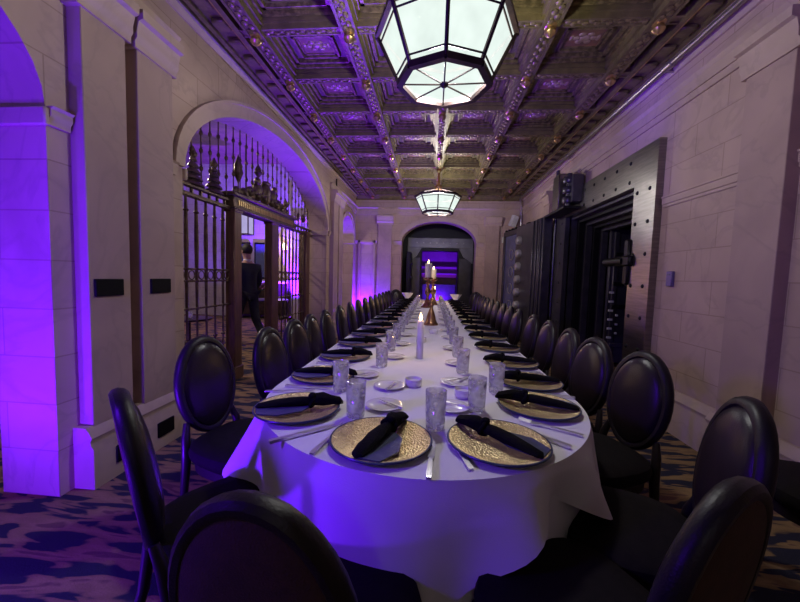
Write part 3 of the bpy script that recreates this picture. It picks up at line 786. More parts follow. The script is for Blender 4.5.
# hinge block and bracket over the far jamb
bm = BM(); bx(bm, XR - .30, XR - .06, 5.88, 6.16, 2.44, 3.0, .015); hb = V('hinge_block', bm, 'vsteel')
bm = BM()
for z in (2.55, 2.7, 2.85): lathe(bm, [(.075, -.05), (.09, -.03), (.09, .03), (.075, .05)], 14, (XR - .20, 5.72, z)); 
tube(bm, [(XR - .2, 5.72, 2.42), (XR - .2, 5.72, 2.95)], .04, 12); bx(bm, XR - .2, XR - .05, 5.55, 5.80, 2.5, 2.9, .01); V('hinge_pin', bm, 'vdark', hb)
bm = BM(); bx(bm, XR - .32, XR - .05, 5.55, 6.50, 2.40, 2.44, .006); V('bracket', bm, 'vblack')
# latch gear on the near jamb
bm = BM(); bx(bm, XR - .12, XR + .06, 4.06, 4.36, 1.50, 1.62, .02); bx(bm, XR - .10, XR + .04, 4.12, 4.22, 1.3, 1.8, .015); tube(bm, [(XR - .09, 4.2, 1.56), (XR - .09, 4.62, 1.56)], .05, 12); V('latch_gear', bm, 'vblack')

# inner day door, hanging open inside the opening
t = thing('day_door', 'dark inner vault door standing in the opening with bars and small plates', 'vault door', (XR + .60, 5.86, 0))
bm = BM(); bx(bm, -.1, 1.25, -.07, .0, .06, 2.15, .01); obj('panel', bm, M['vdark'], t)
for x in (-.02, .35, .72, 1.09):
    bm = BM(); bx(bm, x - .035, x + .035, -.11, -.06, .1, 2.1, .008); obj('stile', bm, M['vdark'], t)
for z, m in ((.35, 'vdark'), (.95, 'vblack'), (1.3, 'vblack'), (1.75, 'vblack')):
    bm = BM(); bx(bm, -.05, 1.2, -.13, -.08, z - .03, z + .03, .008); obj('bolt_bar', bm, M[m], t)
for x, z, w in ((.2, 1.3, .09), (.55, 1.68, .11), (.25, .78, .10), (.9, 1.7, .06)):
    bm = BM(); bx(bm, x - w, x + w, -.15, -.12, z - .035, z + .035, .004); obj('plate', bm, M['vsteel'], t)
bm = BM(); tube(bm, [(.5 + .16 * math.cos(a), -.19, 1.12 + .16 * math.sin(a)) for a in [2 * PI * i / 20 for i in range(20)]], .014, 8, True)
for k in range(3): tube(bm, [(.5 + .16 * math.cos(k * PI / 3), -.19, 1.12 + .16 * math.sin(k * PI / 3)), (.5 - .16 * math.cos(k * PI / 3), -.19, 1.12 - .16 * math.sin(k * PI / 3))], .01, 6)
tube(bm, [(.5, -.2, 1.12), (.5, -.1, 1.12)], .03, 10); obj('hand_wheel', bm, M['vblack'], t)
bm = BM()
for k in range(6): bx(bm, -.09, -.03, -.13, -.10, .45 + .14 * k, .48 + .14 * k)
for k in range(4): bx(bm, .02, .05, -.13, -.10, .52 + .14 * k, .55 + .14 * k)
obj('indicator_plates', bm, M['white'], t)

# big vault door leaf opened flat along the wall
ang = math.atan2(2.0 - 2.13, 8.1 - 6.25)      # small splay out of the wall
t = thing('vault_door', 'massive dark vault door swung open along the right wall with round bolts', 'vault door', (2.10, 6.64, 0), math.radians(4.5))
bm = BM(); bx(bm, -.16, 0, -.02, 1.55, .06, 2.46, .012); sl = obj('slab', bm, M['vdark'], t)
for y in (.06, .14, .26, .44): 
    bm = BM(); bx(bm, -.19, -.15, y - .025, y + .025, .08, 2.44, .008); obj('rib', bm, M['vdark'], t)
for z in [.50 + .275 * k for k in range(7)]:
    bm = BM(); bmx = Matrix.Rotation(-PI / 2, 4, 'Y')
    lathe(bm, [(.09, 0), (.09, .05), (.075, .085), (.04, .10), (.005, .104)], 18); bmesh.ops.transform(bm, matrix=bmx, verts=bm.verts[:])
    bmesh.ops.translate(bm, vec=(-.16, 1.22, z), verts=bm.verts[:]); obj('round_bolt', bm, M['boltend'], t)
bm = BM()
for z in [.4 + .3 * k for k in range(7)]: ball(bm, (-.165, 1.5, z), .03, (.8, 1, 1), 8, 6)
obj('stud', bm, M['vblack'], t)
bm = BM(); ball(bm, (-.08, .95, 2.46), .09, (.8, 1, .5), 12, 8); bx(bm, -.12, -.04, 1.2, 1.5, 2.45, 2.49); obj('top_lug', bm, M['vblack'], t)
bm = BM(); bx(bm, -.01, .06, .3, .34, 1.55, 1.65); obj('keyhole', bm, M['vblack'], t)
t = thing('lock_cabinet', 'blue glazed bolt frame standing out at the far edge of the vault door', 'vault door', (1.955, 8.19, 0), math.radians(10))
bm = BM()
bx(bm, -.06, .06, 0, .09, .06, 2.47, .01); bx(bm, -.06, .06, .88, .97, .06, 2.47, .01); bx(bm, -.06, .06, .05, .92, 2.36, 2.47, .01); bx(bm, -.06, .06, .05, .92, .06, .2, .01)
obj('frame', bm, M['vdark'], t)
bm = BM(); bx(bm, -.03, .03, .08, .89, .19, 2.37); obj('glass', bm, M['vglass'], t)
for z in [.35 + .33 * k for k in range(7)]:
    bm = BM(); ball(bm, (-.07, .045, z), .035, (.8, 1, 1), 8, 6); obj('bolt', bm, M['vblack'], t)
for y in (.1, .3, .5, .7, .88):
    bm = BM(); bx(bm, -.05, .05, y - .03, y + .03, 2.46, 2.52, .008); obj('top_bolt', bm, M['vblack'], t)
bm = BM()
for z in (.7, 1.1, 1.5, 1.9):
    tube(bm, [(-.035, .48 + .12 * math.cos(a), z + .12 * math.sin(a)) for a in [2 * PI * i / 16 for i in range(16)]], .012, 6, True)
obj('lock_rings', bm, M['boltend'], t)

# ------------------------------------------------------------------ little wall things
for i, (y0, y1, l) in enumerate(((1.93, 2.125, 'black horizontal plaque on the left pilaster nearest the purple arch'), (2.35, 2.54, 'black horizontal plaque on the left pilaster beside the gate arch'))):
    bm = BM(); bx(bm, XL + .084, XL + .10, y0, y1, 1.145, 1.25, .004); tag(obj('wall_plaque', bm, M['black']), l, 'plaque')
bm = BM(); bx(bm, XL - .001, XL + .02, 2.205, 2.26, .50, .61, .004); tag(obj('wall_switch', bm, M['black']), 'black wall switch between the two left pilasters', 'switch')
for y0, y1, z0, z1, l in ((2.00, 2.11, .09, .20, 'black floor outlet cover on the plinth of the left pilaster'), (2.34, 2.50, .09, .20, 'black outlet cover on the plinth beside the gate arch')):
    bm = BM(); bx(bm, XL + .128, XL + .142, y0, y1, z0, z1, .004); tag(obj('outlet_cover', bm, M['black']), l, 'outlet')
t = thing('card_reader', 'small violet card reader on the right wall by the vault frame', 'card reader', (XR, 3.53, 1.37))
bm = BM(); bx(bm, -.03, 0, -.04, .04, -.07, .07, .006); obj('case', bm, mat('violet grey plastic', (.16, .11, .34), .4), t)
bm = BM(); bx(bm, -.034, -.028, -.02, .02, .03, .045); obj('indicator', bm, M['satin'], t)
t = thing('wall_speaker', 'small white tilted speaker high on the right of the end wall', 'speaker', (1.98, YE - .16, 2.78), math.radians(20))
bm = BM(); bx(bm, -.075, .075, -.07, .07, -.14, .14, .012); b = obj('case', bm, M['white'], t); b.rotation_euler = (.2, .25, 0)
bm = BM(); bx(bm, -.02, .02, .05, .17, -.02, .02); obj('bracket', bm, M['white'], t)
bm = BM(); bx(bm, 1.74, 1.82, YE - .03, YE, 2.25, 2.40, .005); tag(obj('motion_sensor', bm, M['white']), 'small white box on the end wall beside the right pilaster', 'sensor')
# conduit on right wall and drop pipe on left wall
bm = BM(); tube(bm, [(XR - .12, -2.9, 3.33), (XR - .12, 6, 3.33), (XR - .12, 9.2, 3.33), (XR - .06, 9.3, 3.2), (XR - .04, 9.3, 2.5)], .026, 10)
t = tag(obj('conduit_pipe', bm, M['copper']), 'pale metal pipe running along the top of the right wall', 'pipe')
for y in (1.2, 3.62, 6.1, 8.3):
    bm = BM(); tube(bm, [(XR - .12, y - .05, 3.33), (XR - .12, y + .05, 3.33)], .036, 10); bx(bm, XR - .12, XR + .01, y + .06, y + .09, 3.31, 3.35); obj('pipe_clip', bm, M['copper'], t)
bm = BM(); tube(bm, [(XL + .02, 7.40, 3.3), (XL + .02, 7.40, 2.2)], .014, 8); t = tag(obj('drop_pipe', bm, M['bronze']), 'thin dark pipe dropping down the left wall between far pilasters', 'pipe')
bm = BM(); bx(bm, XL, XL + .06, 7.36, 7.44, 2.72, 2.84, .008); obj('junction_box', bm, M['bronze'], t)
bm = BM(); tube(bm, [(XR - .03, 6.78, 3.3), (XR - .03, 6.78, .1)], .03, 8); bx(bm, XR - .09, XR, 6.72, 6.84, 2.9, 3.06, .01); tag(obj('wall_pipe', bm, M['vdark']), 'dark upright pipe on the right wall above the vault door', 'pipe')

# ------------------------------------------------------------------ table and cloths
TX, TR, TY0, TY1, TZ = -.03, .738, 1.75, 8.95, .745
RY_ = .78
t = thing('banquet_table', 'long banquet table with rounded near end, hidden under white cloth', 'table', (TX, 0, 0))
bm = BM(); o_ = [(TR * .985 * math.cos(a), TY0 + RY_ * .985 * math.sin(a)) for a in [PI + PI * i / 24 for i in range(25)]] + [(TR * .985, TY1 - .01), (-TR * .985, TY1 - .01)]
prism(bm, o_, 'z', .71, TZ - .006); obj('tabletop', bm, M['wood'], t)
for y in (1.4, 3.2, 5.0, 6.8, 8.5):
    for s in (-1, 1):
        bm = BM(); tube(bm, [(s * .35, y, .0), (s * .35, y, .71)], .022, 8); obj('leg', bm, M['chairwood'], t)

LARC0 = TY1 - TY0
def outline(n_arc=90, n_side=120):
    P = []
    for i in range(n_side): P.append((TX - TR, TY1 - (TY1 - TY0) * i / n_side))
    for i in range(n_arc + 1):
        a = PI + PI * i / n_arc; P.append((TX + TR * math.cos(a), TY0 + RY_ * math.sin(a)))
    for i in range(1, n_side + 1): P.append((TX + TR, TY0 + (TY1 - TY0) * i / n_side))
    for i in range(1, 16): P.append((TX + TR - 2 * TR * i / 16, TY1))
    return P
def make_cloth(name, label, ztop, hem, amp, flare, top=True, seed=0, off=0.0):
    bm = BM(); P = outline(); n = len(P)
    nor = []
    s = 0; ss = []
    for i in range(n):
        a = Vector(P[(i + 1) % n]) - Vector(P[i - 1]); nor.append(Vector((a.y, -a.x)).normalized() * -1)
        ss.append(s); s += (Vector(P[(i + 1) % n]) - Vector(P[i])).length
    # outward orientation
    cc = Vector((TX, (TY0 + TY1) / 2))
    rows = []; NT = 14
    ring0 = [bm.verts.new((p[0], p[1], ztop)) for p in P]
    rows.append(ring0)
    for j in range(1, NT + 1):
        t = j / NT; row = []
        for i, p in enumerate(P):
            nn = nor[i]
            if nn.dot(Vector(p) - (Vector((TX, max(TY0, min(TY1 - .3, p[1])))))) < 0: nn = -nn
            w = ss[i]
            f = math.sin(w * 2 * PI / .36 + seed + 1.4 * math.sin(w * 1.7 + seed)) * .6 + .4 * math.sin(w * 2 * PI / .31 + 2 * seed)
            H = ztop - hem(w, s)
            u_ = (w - LARC0) / (PI * TR)
            o = off + .012 * min(1, t * 6) + (flare + (.10 * math.exp(-((u_ - .10) / .10) ** 2) if top else 0)) * t + amp * f * t ** 1.1
            z = ztop - .010 * (1 - (1 - min(1, t * 8)) ** 2) - (H - .010) * max(0, t)
            row.append(bm.verts.new((p[0] + nn.x * o, p[1] + nn.y * o, z)))
        rows.append(row)
    for a, b in zip(rows, rows[1:]):
        for i in range(n): bm.faces.new((a[i], a[(i + 1) % n], b[(i + 1) % n], b[i]))
    if top:
        f = bm.faces.new(ring0); f.normal_update(); bmesh.ops.triangulate(bm, faces=[f], ngon_method='EAR_CLIP')
    o = obj(name, bm, M['cloth'], angle=60); tag(o, label, 'tablecloth')
    return o
def hem_top(w, L):
    u = (w - LARC0) / (PI * TR)            # 0..1 along the rounded end, left to right
    z = .47 + .03 * math.sin(w * 4.1 + 1)
    if 0 <= u <= 1:
        z = .45 + .045 * math.sin(u * 9 + 1.0)
        z -= .10 * math.exp(-((u - .53) / .06) ** 2)
        z += .13 * math.exp(-((u - .70) / .09) ** 2)
    return z
make_cloth('tablecloth', 'white linen tablecloth draped over the long banquet table', TZ + .003, hem_top, .062, .034, seed=.2)
make_cloth('undercloth', 'white under-cloth showing below the tablecloth hem at the near right', TZ - .003, lambda w, L: .36 + .03 * math.sin(w * 3.3), .012, .012, top=False, seed=2.2, off=-.022)

# ------------------------------------------------------------------ chairs
def make_chair():
    t = thing('banquet_chair', '', 'chair', group='oval-back banquet chairs')
    tilt = .14
    def back_pt(u, v, w=0):     # u across, v up from centre, w forward
        return Vector((u, -.215 - .075 * ((v + .25) / .5) + w, .728 + v))
    A, B = .168, .240
    # cushion front: domed ellipse
    bm = BM(); n = 36; rings = []
    for k, (rr, w) in enumerate(((.90, .012), (.86, .026), (.74, .037), (.5, .046), (.25, .050))):
        rings.append([bm.verts.new(back_pt(A * rr * math.cos(2 * PI * i / n), B * rr * math.sin(2 * PI * i / n), w)) for i in range(n)])
    for a, b in zip(rings, rings[1:]):
        for i in range(n): bm.faces.new((a[i], a[(i + 1) % n], b[(i + 1) % n], b[i]))
    cv = bm.verts.new(back_pt(0, 0, .051))
    for i in range(n): bm.faces.new((rings[-1][i], rings[-1][(i + 1) % n], cv))
    cu = obj('backrest', bm, M['leather'], t)
    # rim
    bm = BM(); R = []
    for i in range(n):
        a = 2 * PI * i / n; ring = []
        for k in range(10):
            b = 2 * PI * k / 10; rad = 1 - .0
            du = .022 * math.cos(b); w = .025 * math.sin(b)
            ring.append(bm.verts.new(back_pt((A - .012 + du) * math.cos(a), (B - .012 + du) * math.sin(a), w)))
        R.append(ring)
    for i in range(n):
        for k in range(10): bm.faces.new((R[i][k], R[(i + 1) % n][k], R[(i + 1) % n][(k + 1) % 10], R[i][(k + 1) % 10]))
    obj('rim', bm, M['rim'], t)
    # rear panel
    bm = BM(); rings = []
    for rr, w in ((.93, -.016), (.88, -.022), (.5, -.026)):
        rings.append([bm.verts.new(back_pt(A * rr * math.cos(2 * PI * i / n), B * rr * math.sin(2 * PI * i / n), w)) for i in range(n)])
    for a, b in zip(rings, rings[1:]):
        for i in range(n): bm.faces.new((a[i], a[(i + 1) % n], b[(i + 1) % n], b[i]))
    bm.faces.new(rings[-1]); tag(obj('rear_panel', bm, M['backfab'], t), 'brown fabric back panel')
    # seat
    bm = BM(); rings = []
    def sq(r, z, p=3.2):
        out = []
        for i in range(36):
            a = 2 * PI * i / 36; c, s = math.cos(a), math.sin(a)
            k = (abs(c) ** p + abs(s) ** p) ** (-1 / p)
            tw = 1 - .08 * (-s * k)
            out.append(bm.verts.new((.225 * r * c * k * tw, .215 * r * s * k + .0, z)))
        return out
    for r, z in ((.93, .415), (1, .43), (1.02, .455), (.99, .48), (.90, .495), (.6, .505), (.25, .508)): rings.append(sq(r, z))
    for a, b in zip(rings, rings[1:]):
        for i in range(36): bm.faces.new((a[i], a[(i + 1) % 36], b[(i + 1) % 36], b[i]))
    bm.faces.new(rings[0]); bm.faces.new(rings[-1]); obj('seat', bm, M['seatfab'], t)
    bm = BM()
    rings = [sq(r, z) for r, z in ((.80, .36), (.90, .365), (.92, .41), (.88, .418))]
    for a, b in zip(rings, rings[1:]):
        for i in range(36): bm.faces.new((a[i], a[(i + 1) % 36], b[(i + 1) % 36], b[i]))
    bm.faces.new(rings[0]); bm.faces.new(rings[-1]); obj('seat_frame', bm, M['chairwood'], t)
    for s in (-1, 1):
        bm = BM(); tube(bm, [(s * .18, .17, .40), (s * .183, .175, .30), (s * .188, .18, 0)], [.024, .020, .012], 10); obj('leg', bm, M['chairwood'], t)
        bm = BM(); tube(bm, [(s * .155, -.29, 0), (s * .16, -.225, .22), (s * .165, -.20, .40), (s * .155, -.215, .50), (s * .135, -.232, .565)], [.013, .018, .022, .020, .015], 10); obj('leg', bm, M['chairwood'], t)
    return t
chair = make_chair(); first_chair = True
def place_chair(bx_, by_, fx, fy, label):
    """back top at (bx_, by_), facing (fx, fy)"""
    global first_chair
    L = math.hypot(fx, fy); fx /= L; fy /= L
    loc = (bx_ + fx * .29, by_ + fy * .29, 0); rz = math.atan2(fy, fx) - PI / 2
    if first_chair:
        chair.location = loc; chair.rotation_euler = (0, 0, rz); chair['label'] = label; first_chair = False
    else: dup(chair, loc, rz, label)
NUM = 'first second third fourth fifth sixth seventh eighth ninth tenth eleventh twelfth thirteenth fourteenth fifteenth sixteenth seventeenth'.split()
place_chair(-.27, .505, .12, 1.0, 'dark oval-back chair at the near end of the table, brown back toward the viewer')
place_chair(-.875, .91, .67, .74, 'dark oval-back chair seen edge-on at the table\'s near left curve')
place_chair(-1.20, 1.75, 1, -.28, 'dark oval-back chair nearest the left pilasters, front toward the viewer')
place_chair(.56, .66, -.62, 1, 'dark oval-back chair at the near right curve, brown back panel in view')
place_chair(1.0, 1.17, -1, .28, 'dark oval-back chair with bright highlight, at the near right curve facing the table')
place_chair(1.10, 1.89, -1, -.34, 'dark oval-back chair facing the viewer beside the first plate of the right side')
for i, y in enumerate([2.14, 2.57, 2.93, 3.35, 3.90, 4.40, 4.90, 5.40, 5.90, 6.40, 6.90, 7.40, 7.90, 8.40]):
    place_chair(-1.03, y, 1, -.12 if i < 2 else 0, 'dark oval-back chair, %s along the straight left side of the table' % NUM[i])
for i, y in enumerate([2.30, 2.71, 3.18, 3.67, 4.30, 4.75, 5.20, 5.70, 6.20, 6.70, 7.20, 7.70, 8.20]):
    place_chair(1.04, y, -1, -.25 if i < 1 else -.06, 'dark oval-back chair, %s along the straight right side of the table' % NUM[i])
place_chair(-.93, 9.16, .25, -1, 'dark oval-back chair left of the table\'s far end, facing the viewer')
place_chair(1.12, 9.16, -.25, -1, 'dark oval-back chair right of the table\'s far end, facing the viewer')
place_chair(1.64, 1.33, .2, 1, 'dark oval-back chair against the right wall, cut by the photo edge')

# ------------------------------------------------------------------ table settings
ZT = TZ + .004
def make_plate():
    t = thing('charger_plate', '', 'plate', group='gold charger plates')
    bm = BM(); lathe(bm, [(.001, .006), (.105, .006), (.115, .009), (.15, .016), (.168, .021), (.170, .0195)], 48, cap=False); obj('plate_face', bm, M['gold'], t)
    bm = BM(); lathe(bm, [(.1685, .0212), (.1735, .0215), (.175, .019), (.173, .015), (.165, .011), (.115, .002), (.11, 0), (.001, 0)], 48, cap=False); tag(obj('underside', bm, M['goldrim'], t), 'dark blue underside')
    return t
def make_napkin():
    t = thing('folded_napkin', '', 'napkin', group='knotted black napkins')
    # lies along local y, knot toward +y
    bm = BM(); n = 12; R = []
    prof = [(-.165, .004, .003), (-.155, .020, .008), (-.10, .028, .013), (-.04, .030, .017), (.02, .026, .019), (.055, .018, .018), (.075, .030, .024), (.105, .034, .026), (.14, .026, .02), (.175, .024, .014), (.188, .008, .005)]
    for y, w, h in prof:
        R.append([bm.verts.new((w * math.cos(2 * PI * i / n) * (1 + .12 * math.sin(3 * i + 40 * y)), y, .022 + h + h * math.sin(2 * PI * i / n) * (1 + .1 * math.cos(5 * i + 60 * y)))) for i in range(n)])
    for a, b in zip(R, R[1:]):
        for i in range(n): bm.faces.new((a[i], a[(i + 1) % n], b[(i + 1) % n], b[i]))
    bm.faces.new(R[0]); bm.faces.new(R[-1]); obj('rolled_cloth', bm, M['napkin'], t)
    bm = BM(); tube(bm, [(.026 * math.cos(a), .058 + .008 * math.sin(2 * a), .04 + .022 * math.sin(a)) for a in [2 * PI * i / 16 for i in range(16)]], .008, 8, True)
    ball(bm, (.005, .06, .064), .016, (1.3, 1, .8), 10, 8); obj('knot', bm, M['napkin'], t)
    bm = BM()
    prism(bm, [(.012, .06), (.07, .02), (.10, -.07), (.075, -.15), (-.005, -.165), (-.02, -.05)], 'z', .0205, .0255); tag(obj('satin_flap', bm, M['satin'], t), 'midnight blue satin flap')
    return t
def make_fork():
    t = thing('fork', '', 'fork', group='dinner forks')
    bm = BM()
    R = []
    for y, w, z in ((-.095, .006, .004), (-.09, .0075, .005), (-.02, .005, .006), (.02, .0045, .007), (.035, .010, .006), (.05, .013, .004), (.062, .013, .005)):
        R.append([bm.verts.new((sx * w, y, z + sz * .002)) for sx, sz in ((-1, -1), (1, -1), (1, 1), (-1, 1))])
    for a, b in zip(R, R[1:]):
        for i in range(4): bm.faces.new((a[i], a[(i + 1) % 4], b[(i + 1) % 4], b[i]))
    bm.faces.new(R[0]); bm.faces.new(R[-1])
    for k in range(4): tube(bm, [(-.0105 + .007 * k, .06, .005), (-.0105 + .007 * k, .085, .007), (-.0105 + .007 * k, .102, .010)], [.0022, .002, .001], 6)
    bmesh.ops.scale(bm, vec=(1.2, 1.2, 1.2), verts=bm.verts[:])
    o = obj('fork', bm, M['steel']); bpy.data.objects.remove(t); return tag(o, None, 'fork', 'dinner forks')
def make_knife(s=1, name='knife', grp='dinner knives'):
    bm = BM(); R = []
    for y, w, h in ((-.105, .005, .004), (-.10, .007, .005), (-.02, .006, .004), (-.005, .006, .005), (.0, .009, .002), (.08, .010, .0015), (.105, .006, .001), (.118, .001, .001)):
        R.append([bm.verts.new((s * sx * w, s * y, .006 + sz * h)) for sx, sz in ((-1, -1), (1, -1), (1, 1), (-1, 1))])
    for a, b in zip(R, R[1:]):
        for i in range(4): bm.faces.new((a[i], a[(i + 1) % 4], b[(i + 1) % 4], b[i]))
    bm.faces.new(R[0]); bm.faces.new(R[-1])
    if name == 'knife': bmesh.ops.scale(bm, vec=(1.15, 1.1, 1.1), verts=bm.verts[:])
    return tag(obj(name, bm, M['steel']), None, 'knife', grp)
def make_glass():
    bm = BM(); lathe(bm, [(.001, .004), (.033, .0), (.0355, .006), (.0365, .03), (.040, .135), (.0405, .147), (.0375, .147), (.033, .03), (.03, .022), (.001, .02)], 28, cap=False)
    return tag(obj('tumbler', bm, M['glass'], angle=50), None, 'glass', 'cut glass tumblers')
def make_bread():
    bm = BM(); lathe(bm, [(.001, .004), (.05, .004), (.058, .007), (.078, .013), (.080, .0145), (.078, .016), (.056, .011), (.048, .008), (.001, .008)], 36, cap=False)
    return tag(obj('bread_plate', bm, M['china'], angle=50), None, 'plate', 'white bread plates')
plate = make_plate(); napkin = make_napkin(); fork = make_fork(); knife = make_knife(); glass = make_glass(); bread = make_bread(); bknife = make_knife(.68, 'butter_knife', 'butter knives')
used = {}
def put(proto, loc, rz, label):
    k = proto.name
    if k not in used:
        used[k] = 1; proto.location = loc; proto.rotation_euler = (0, 0, rz); proto['label'] = label; return proto
    return dup(proto, loc, rz, label)
def setting(px, py, fx, fy, where, nap=0, gl=None, br=None, full=True, fk=None, kn=None):
    """plate centre, facing direction of the sitter"""
    L = math.hypot(fx, fy); fx /= L; fy /= L; rx, ry = fy, -fx       # right hand
    rz = math.atan2(fy, fx) - PI / 2
    put(plate, (px, py, ZT), rz, 'gold hammered charger plate, ' + where)
    put(napkin, (px, py, ZT - .001), rz + nap, 'black knotted napkin on the charger, ' + where)
    f3 = fk or (px - rx * .20 - fx * .02, py - ry * .20 - fy * .02, rz); k3 = kn or (px + rx * .20 - fx * .02, py + ry * .20 - fy * .02, rz)
    put(fork, (f3[0], f3[1], ZT), f3[2], 'steel fork left of the charger plate, ' + where)
    put(knife, (k3[0], k3[1], ZT), k3[2], 'steel knife right of the charger plate, ' + where)
    g = gl or (px + fx * .20 + rx * .13, py + fy * .20 + ry * .13)
    put(glass, (g[0], g[1], ZT), random.uniform(0, 3), 'cut glass tumbler above the charger plate, ' + where)
    b = br or (px + fx * .29 - rx * .03, py + fy * .29 - ry * .03)
    put(bread, (b[0], b[1], ZT), 0, 'white bread plate inward of the charger, ' + where)
    if full: put(bknife, (b[0] + rx * .03, b[1] + ry * .03, ZT + .013), rz + .9, 'butter knife lying on the bread plate, ' + where)
setting(-.155, 1.17, .05, 1, 'left of the pair at the table\'s near end', -.30, (.03, 1.32), (-.19, 1.50), fk=(-.335, 1.165, -.22), kn=(.015, 1.08, -.05))
setting(.245, 1.215, -.16, 1, 'right of the pair at the table\'s near end', .62, (.21, 1.53), (.10, 1.53), fk=(.105, 1.145, .27), kn=(.405, 1.30, .85))
setting(-.54, 1.40, 1, .45, 'nearest on the left curve of the table', -.12, (-.29, 1.38), (-.20, 1.78), fk=(-.665, 1.62, -1.35), kn=(-.44, 1.185, -.80))
setting(.49, 1.60, -1, .38, 'nearest on the right curve of the table', .06, (.34, 1.80), (.14, 1.90), fk=(.475, 1.385, 1.05), kn=(.60, 1.79, 1.3))
LY = [1.89, 2.38, 2.86, 3.33, 3.82, 4.35, 4.82, 5.30, 5.80, 6.30, 6.80, 7.30, 7.80, 8.30]
RY = [1.98, 2.42, 2.92, 3.42, 3.87, 4.37, 4.86, 5.34, 5.84, 6.34, 6.84, 7.34, 7.84, 8.34]
for i, y in enumerate(LY):
    setting(-.58, y, 1, 0, '%s along the straight left side' % NUM[i], random.uniform(-.06, .06), (-.30, y - .19) if i else (-.43, 1.68), (-.25, y + .06) if i else (-.36, 1.96), i < 3)
for i, y in enumerate(RY):
    setting(.55, y, -1, 0, '%s along the straight right side' % NUM[i], random.uniform(-.06, .06), (.20, y + .15), (.06 + .12, y - .08), i < 3)
# small dishes
bm = BM(); lathe(bm, [(.001, .003), (.038, .0), (.043, .006), (.045, .036), (.043, .039), (.040, .036), (.038, .026), (.001, .024)], 32, cap=False)
rm = tag(obj('ramekin', bm, M['china'], angle=50), None, 'dish', 'white ramekins')
for i, (x, y, l) in enumerate(((-.08, 1.83, 'small white ramekin in the middle of the table near the pair of end settings'), (.17, 1.70, 'small white ramekin beside the tumblers at the near right'), (-.08, 3.1, 'small white ramekin behind the pale taper candle'), (.03, 3.6, 'small white ramekin in front of the brass bell stand'))):
    put(rm, (x, y, ZT), 0, l)
# candles and brass stands
def flame(bm, x, y, z, s=1): lathe(bm, [(.002 * s, 0), (.008 * s, .008 * s), (.009 * s, .016 * s), (.005 * s, .03 * s), (.0005, .042 * s)], 10, (x, y, z))
t = thing('taper_candle', 'pale lavender taper candle burning on the cloth at the table centre', 'candle', (-.07, 2.46, ZT))
bm = BM(); lathe(bm, [(.024, 0), (.025, .01), (.022, .26), (.019, .265), (.001, .262)], 18); obj('wax', bm, M['taper'], t)
bm = BM(); flame(bm, 0, 0, .268, 1.3); obj('flame', bm, M['flame'], t)
light('POINT', (-.07, 2.46, ZT + .34), 1.0, (1, .6, .25), .02, name='candle_glow')
t = thing('bell_stand', 'short antique brass stand with wide foot and ball top on the table', 'candlestick', (0, 4.25, ZT))
bm = BM(); lathe(bm, [(.085, 0), (.088, .012), (.075, .025), (.062, .05), (.052, .10), (.034, .16), (.018, .20), (.014, .22)], 24); obj('foot', bm, M['brass'], t)
bm = BM(); ball(bm, (0, 0, .245), .03, (1, 1, .95), 16, 12); lathe(bm, [(.012, .27), (.02, .275), (.006, .30)], 12); obj('ball', bm, M['brass'], t)
def stick(label, loc, h):
    t = thing('candlestick', label, 'candlestick', loc)
    k = h / .56
    bm = BM(); lathe(bm, [(.11, 0), (.115, .015), (.095, .03), (.075, .06), (.05, .10), (.06, .12), (.03, .15), (.024, .22 * k), (.05, .26 * k), (.06, .30 * k), (.035, .36 * k), (.022, .42 * k), (.05, .46 * k), (.03, .48 * k), (.035, .50 * k), (.085, .53 * k), (.09, .545 * k), (.085, .56 * k), (.002, .555 * k)], 24); obj('stem', bm, M['brass'], t)
    return t
def pillar(label, loc, h, r):
    t = thing('pillar_candle', label, 'candle', loc)
    bm = BM(); lathe(bm, [(r, 0), (r, h - .01), (r * .9, h), (r * .6, h - .008), (.002, h - .01)], 20); obj('wax', bm, M['candle'], t)
    bm = BM(); flame(bm, 0, 0, h - .008, 1.6); obj('flame', bm, M['flame'], t)
    light('POINT', (loc[0], loc[1], loc[2] + h + .06), 4.0, (1, .6, .28), .03, name='candle_glow')
stick('tall brass candlestick on the table holding the higher ivory pillar candle', (-.08, 6.70, ZT), .56)
pillar('thick ivory pillar candle on the tall brass candlestick, the higher flame', (-.08, 6.70, ZT + .555), .27, .062)
stick('second brass candlestick standing behind the tall one', (.02, 7.35, ZT), .54)
pillar('ivory pillar candle just behind and lower than the highest candle', (.02, 7.35, ZT + .535), .20, .055)
pillar('low ivory candle burning on the cloth behind the candlesticks', (.06, 8.05, ZT), .30, .03)
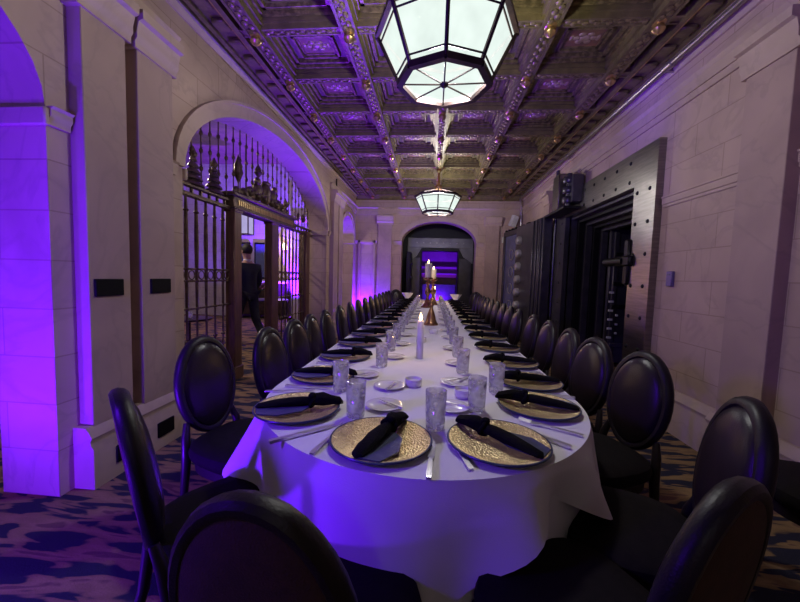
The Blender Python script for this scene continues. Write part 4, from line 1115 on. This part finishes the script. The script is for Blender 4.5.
# white standing napkins at the far corners
for x, y, l in ((-.60, 8.72, 'white napkin standing folded at the far left corner of the table'), (.58, 8.70, 'white napkin standing folded at the far right corner of the table')):
    bm = BM(); n = 18; R = []
    for z, r in ((0, .05), (.05, .055), (.12, .10), (.17, .12)):
        R.append([bm.verts.new((r * (1 + .25 * math.cos(6 * 2 * PI * i / n) * z * 5) * math.cos(2 * PI * i / n), .7 * r * (1 + .25 * math.cos(6 * 2 * PI * i / n) * z * 5) * math.sin(2 * PI * i / n), z)) for i in range(n)])
    for a, b in zip(R, R[1:]):
        for i in range(n): bm.faces.new((a[i], a[(i + 1) % n], b[(i + 1) % n], b[i]))
    bm.faces.new(R[0]); bm.faces.new(R[-1]); o = tag(obj('standing_napkin', bm, M['cloth']), l, 'napkin'); o.location = (x, y, ZT)

# ------------------------------------------------------------------ camera, world, view
YAW, PITCH, ROLL, F = 5.1, 4.0, 1.7, 355.0
y_, p_, r_ = map(math.radians, (YAW, PITCH, ROLL))
f_ = Vector((-math.sin(y_) * math.cos(p_), math.cos(y_) * math.cos(p_), -math.sin(p_)))
rt = Vector((math.cos(y_), math.sin(y_), 0)); up = rt.cross(f_)
Rv = math.cos(r_) * rt + math.sin(r_) * up; Uv = math.cos(r_) * up - math.sin(r_) * rt
cd = bpy.data.cameras.new('camera'); cam = bpy.data.objects.new('camera', cd); C.objects.link(cam)
m3 = Matrix((Rv, Uv, -f_)).transposed(); cam.matrix_world = Matrix.Translation((0, 0, 1.32)) @ m3.to_4x4()
cd.sensor_width = 36; cd.lens = F * 36 / 800; cd.clip_start = .02; cd.clip_end = 60
S.camera = cam
w = bpy.data.worlds.new('world'); S.world = w; w.use_nodes = True
w.node_tree.nodes['Background'].inputs[0].default_value = (.02, .012, .04, 1); w.node_tree.nodes['Background'].inputs[1].default_value = 1
S.view_settings.view_transform = 'Standard'; S.view_settings.look = 'None'; S.view_settings.gamma = 1; S.view_settings.exposure = .45
S.view_settings.use_curve_mapping = False
S.cycles.use_denoising = True
S.cycles.max_bounces = 8; S.cycles.transparent_max_bounces = 16; S.cycles.sample_clamp_indirect = 4
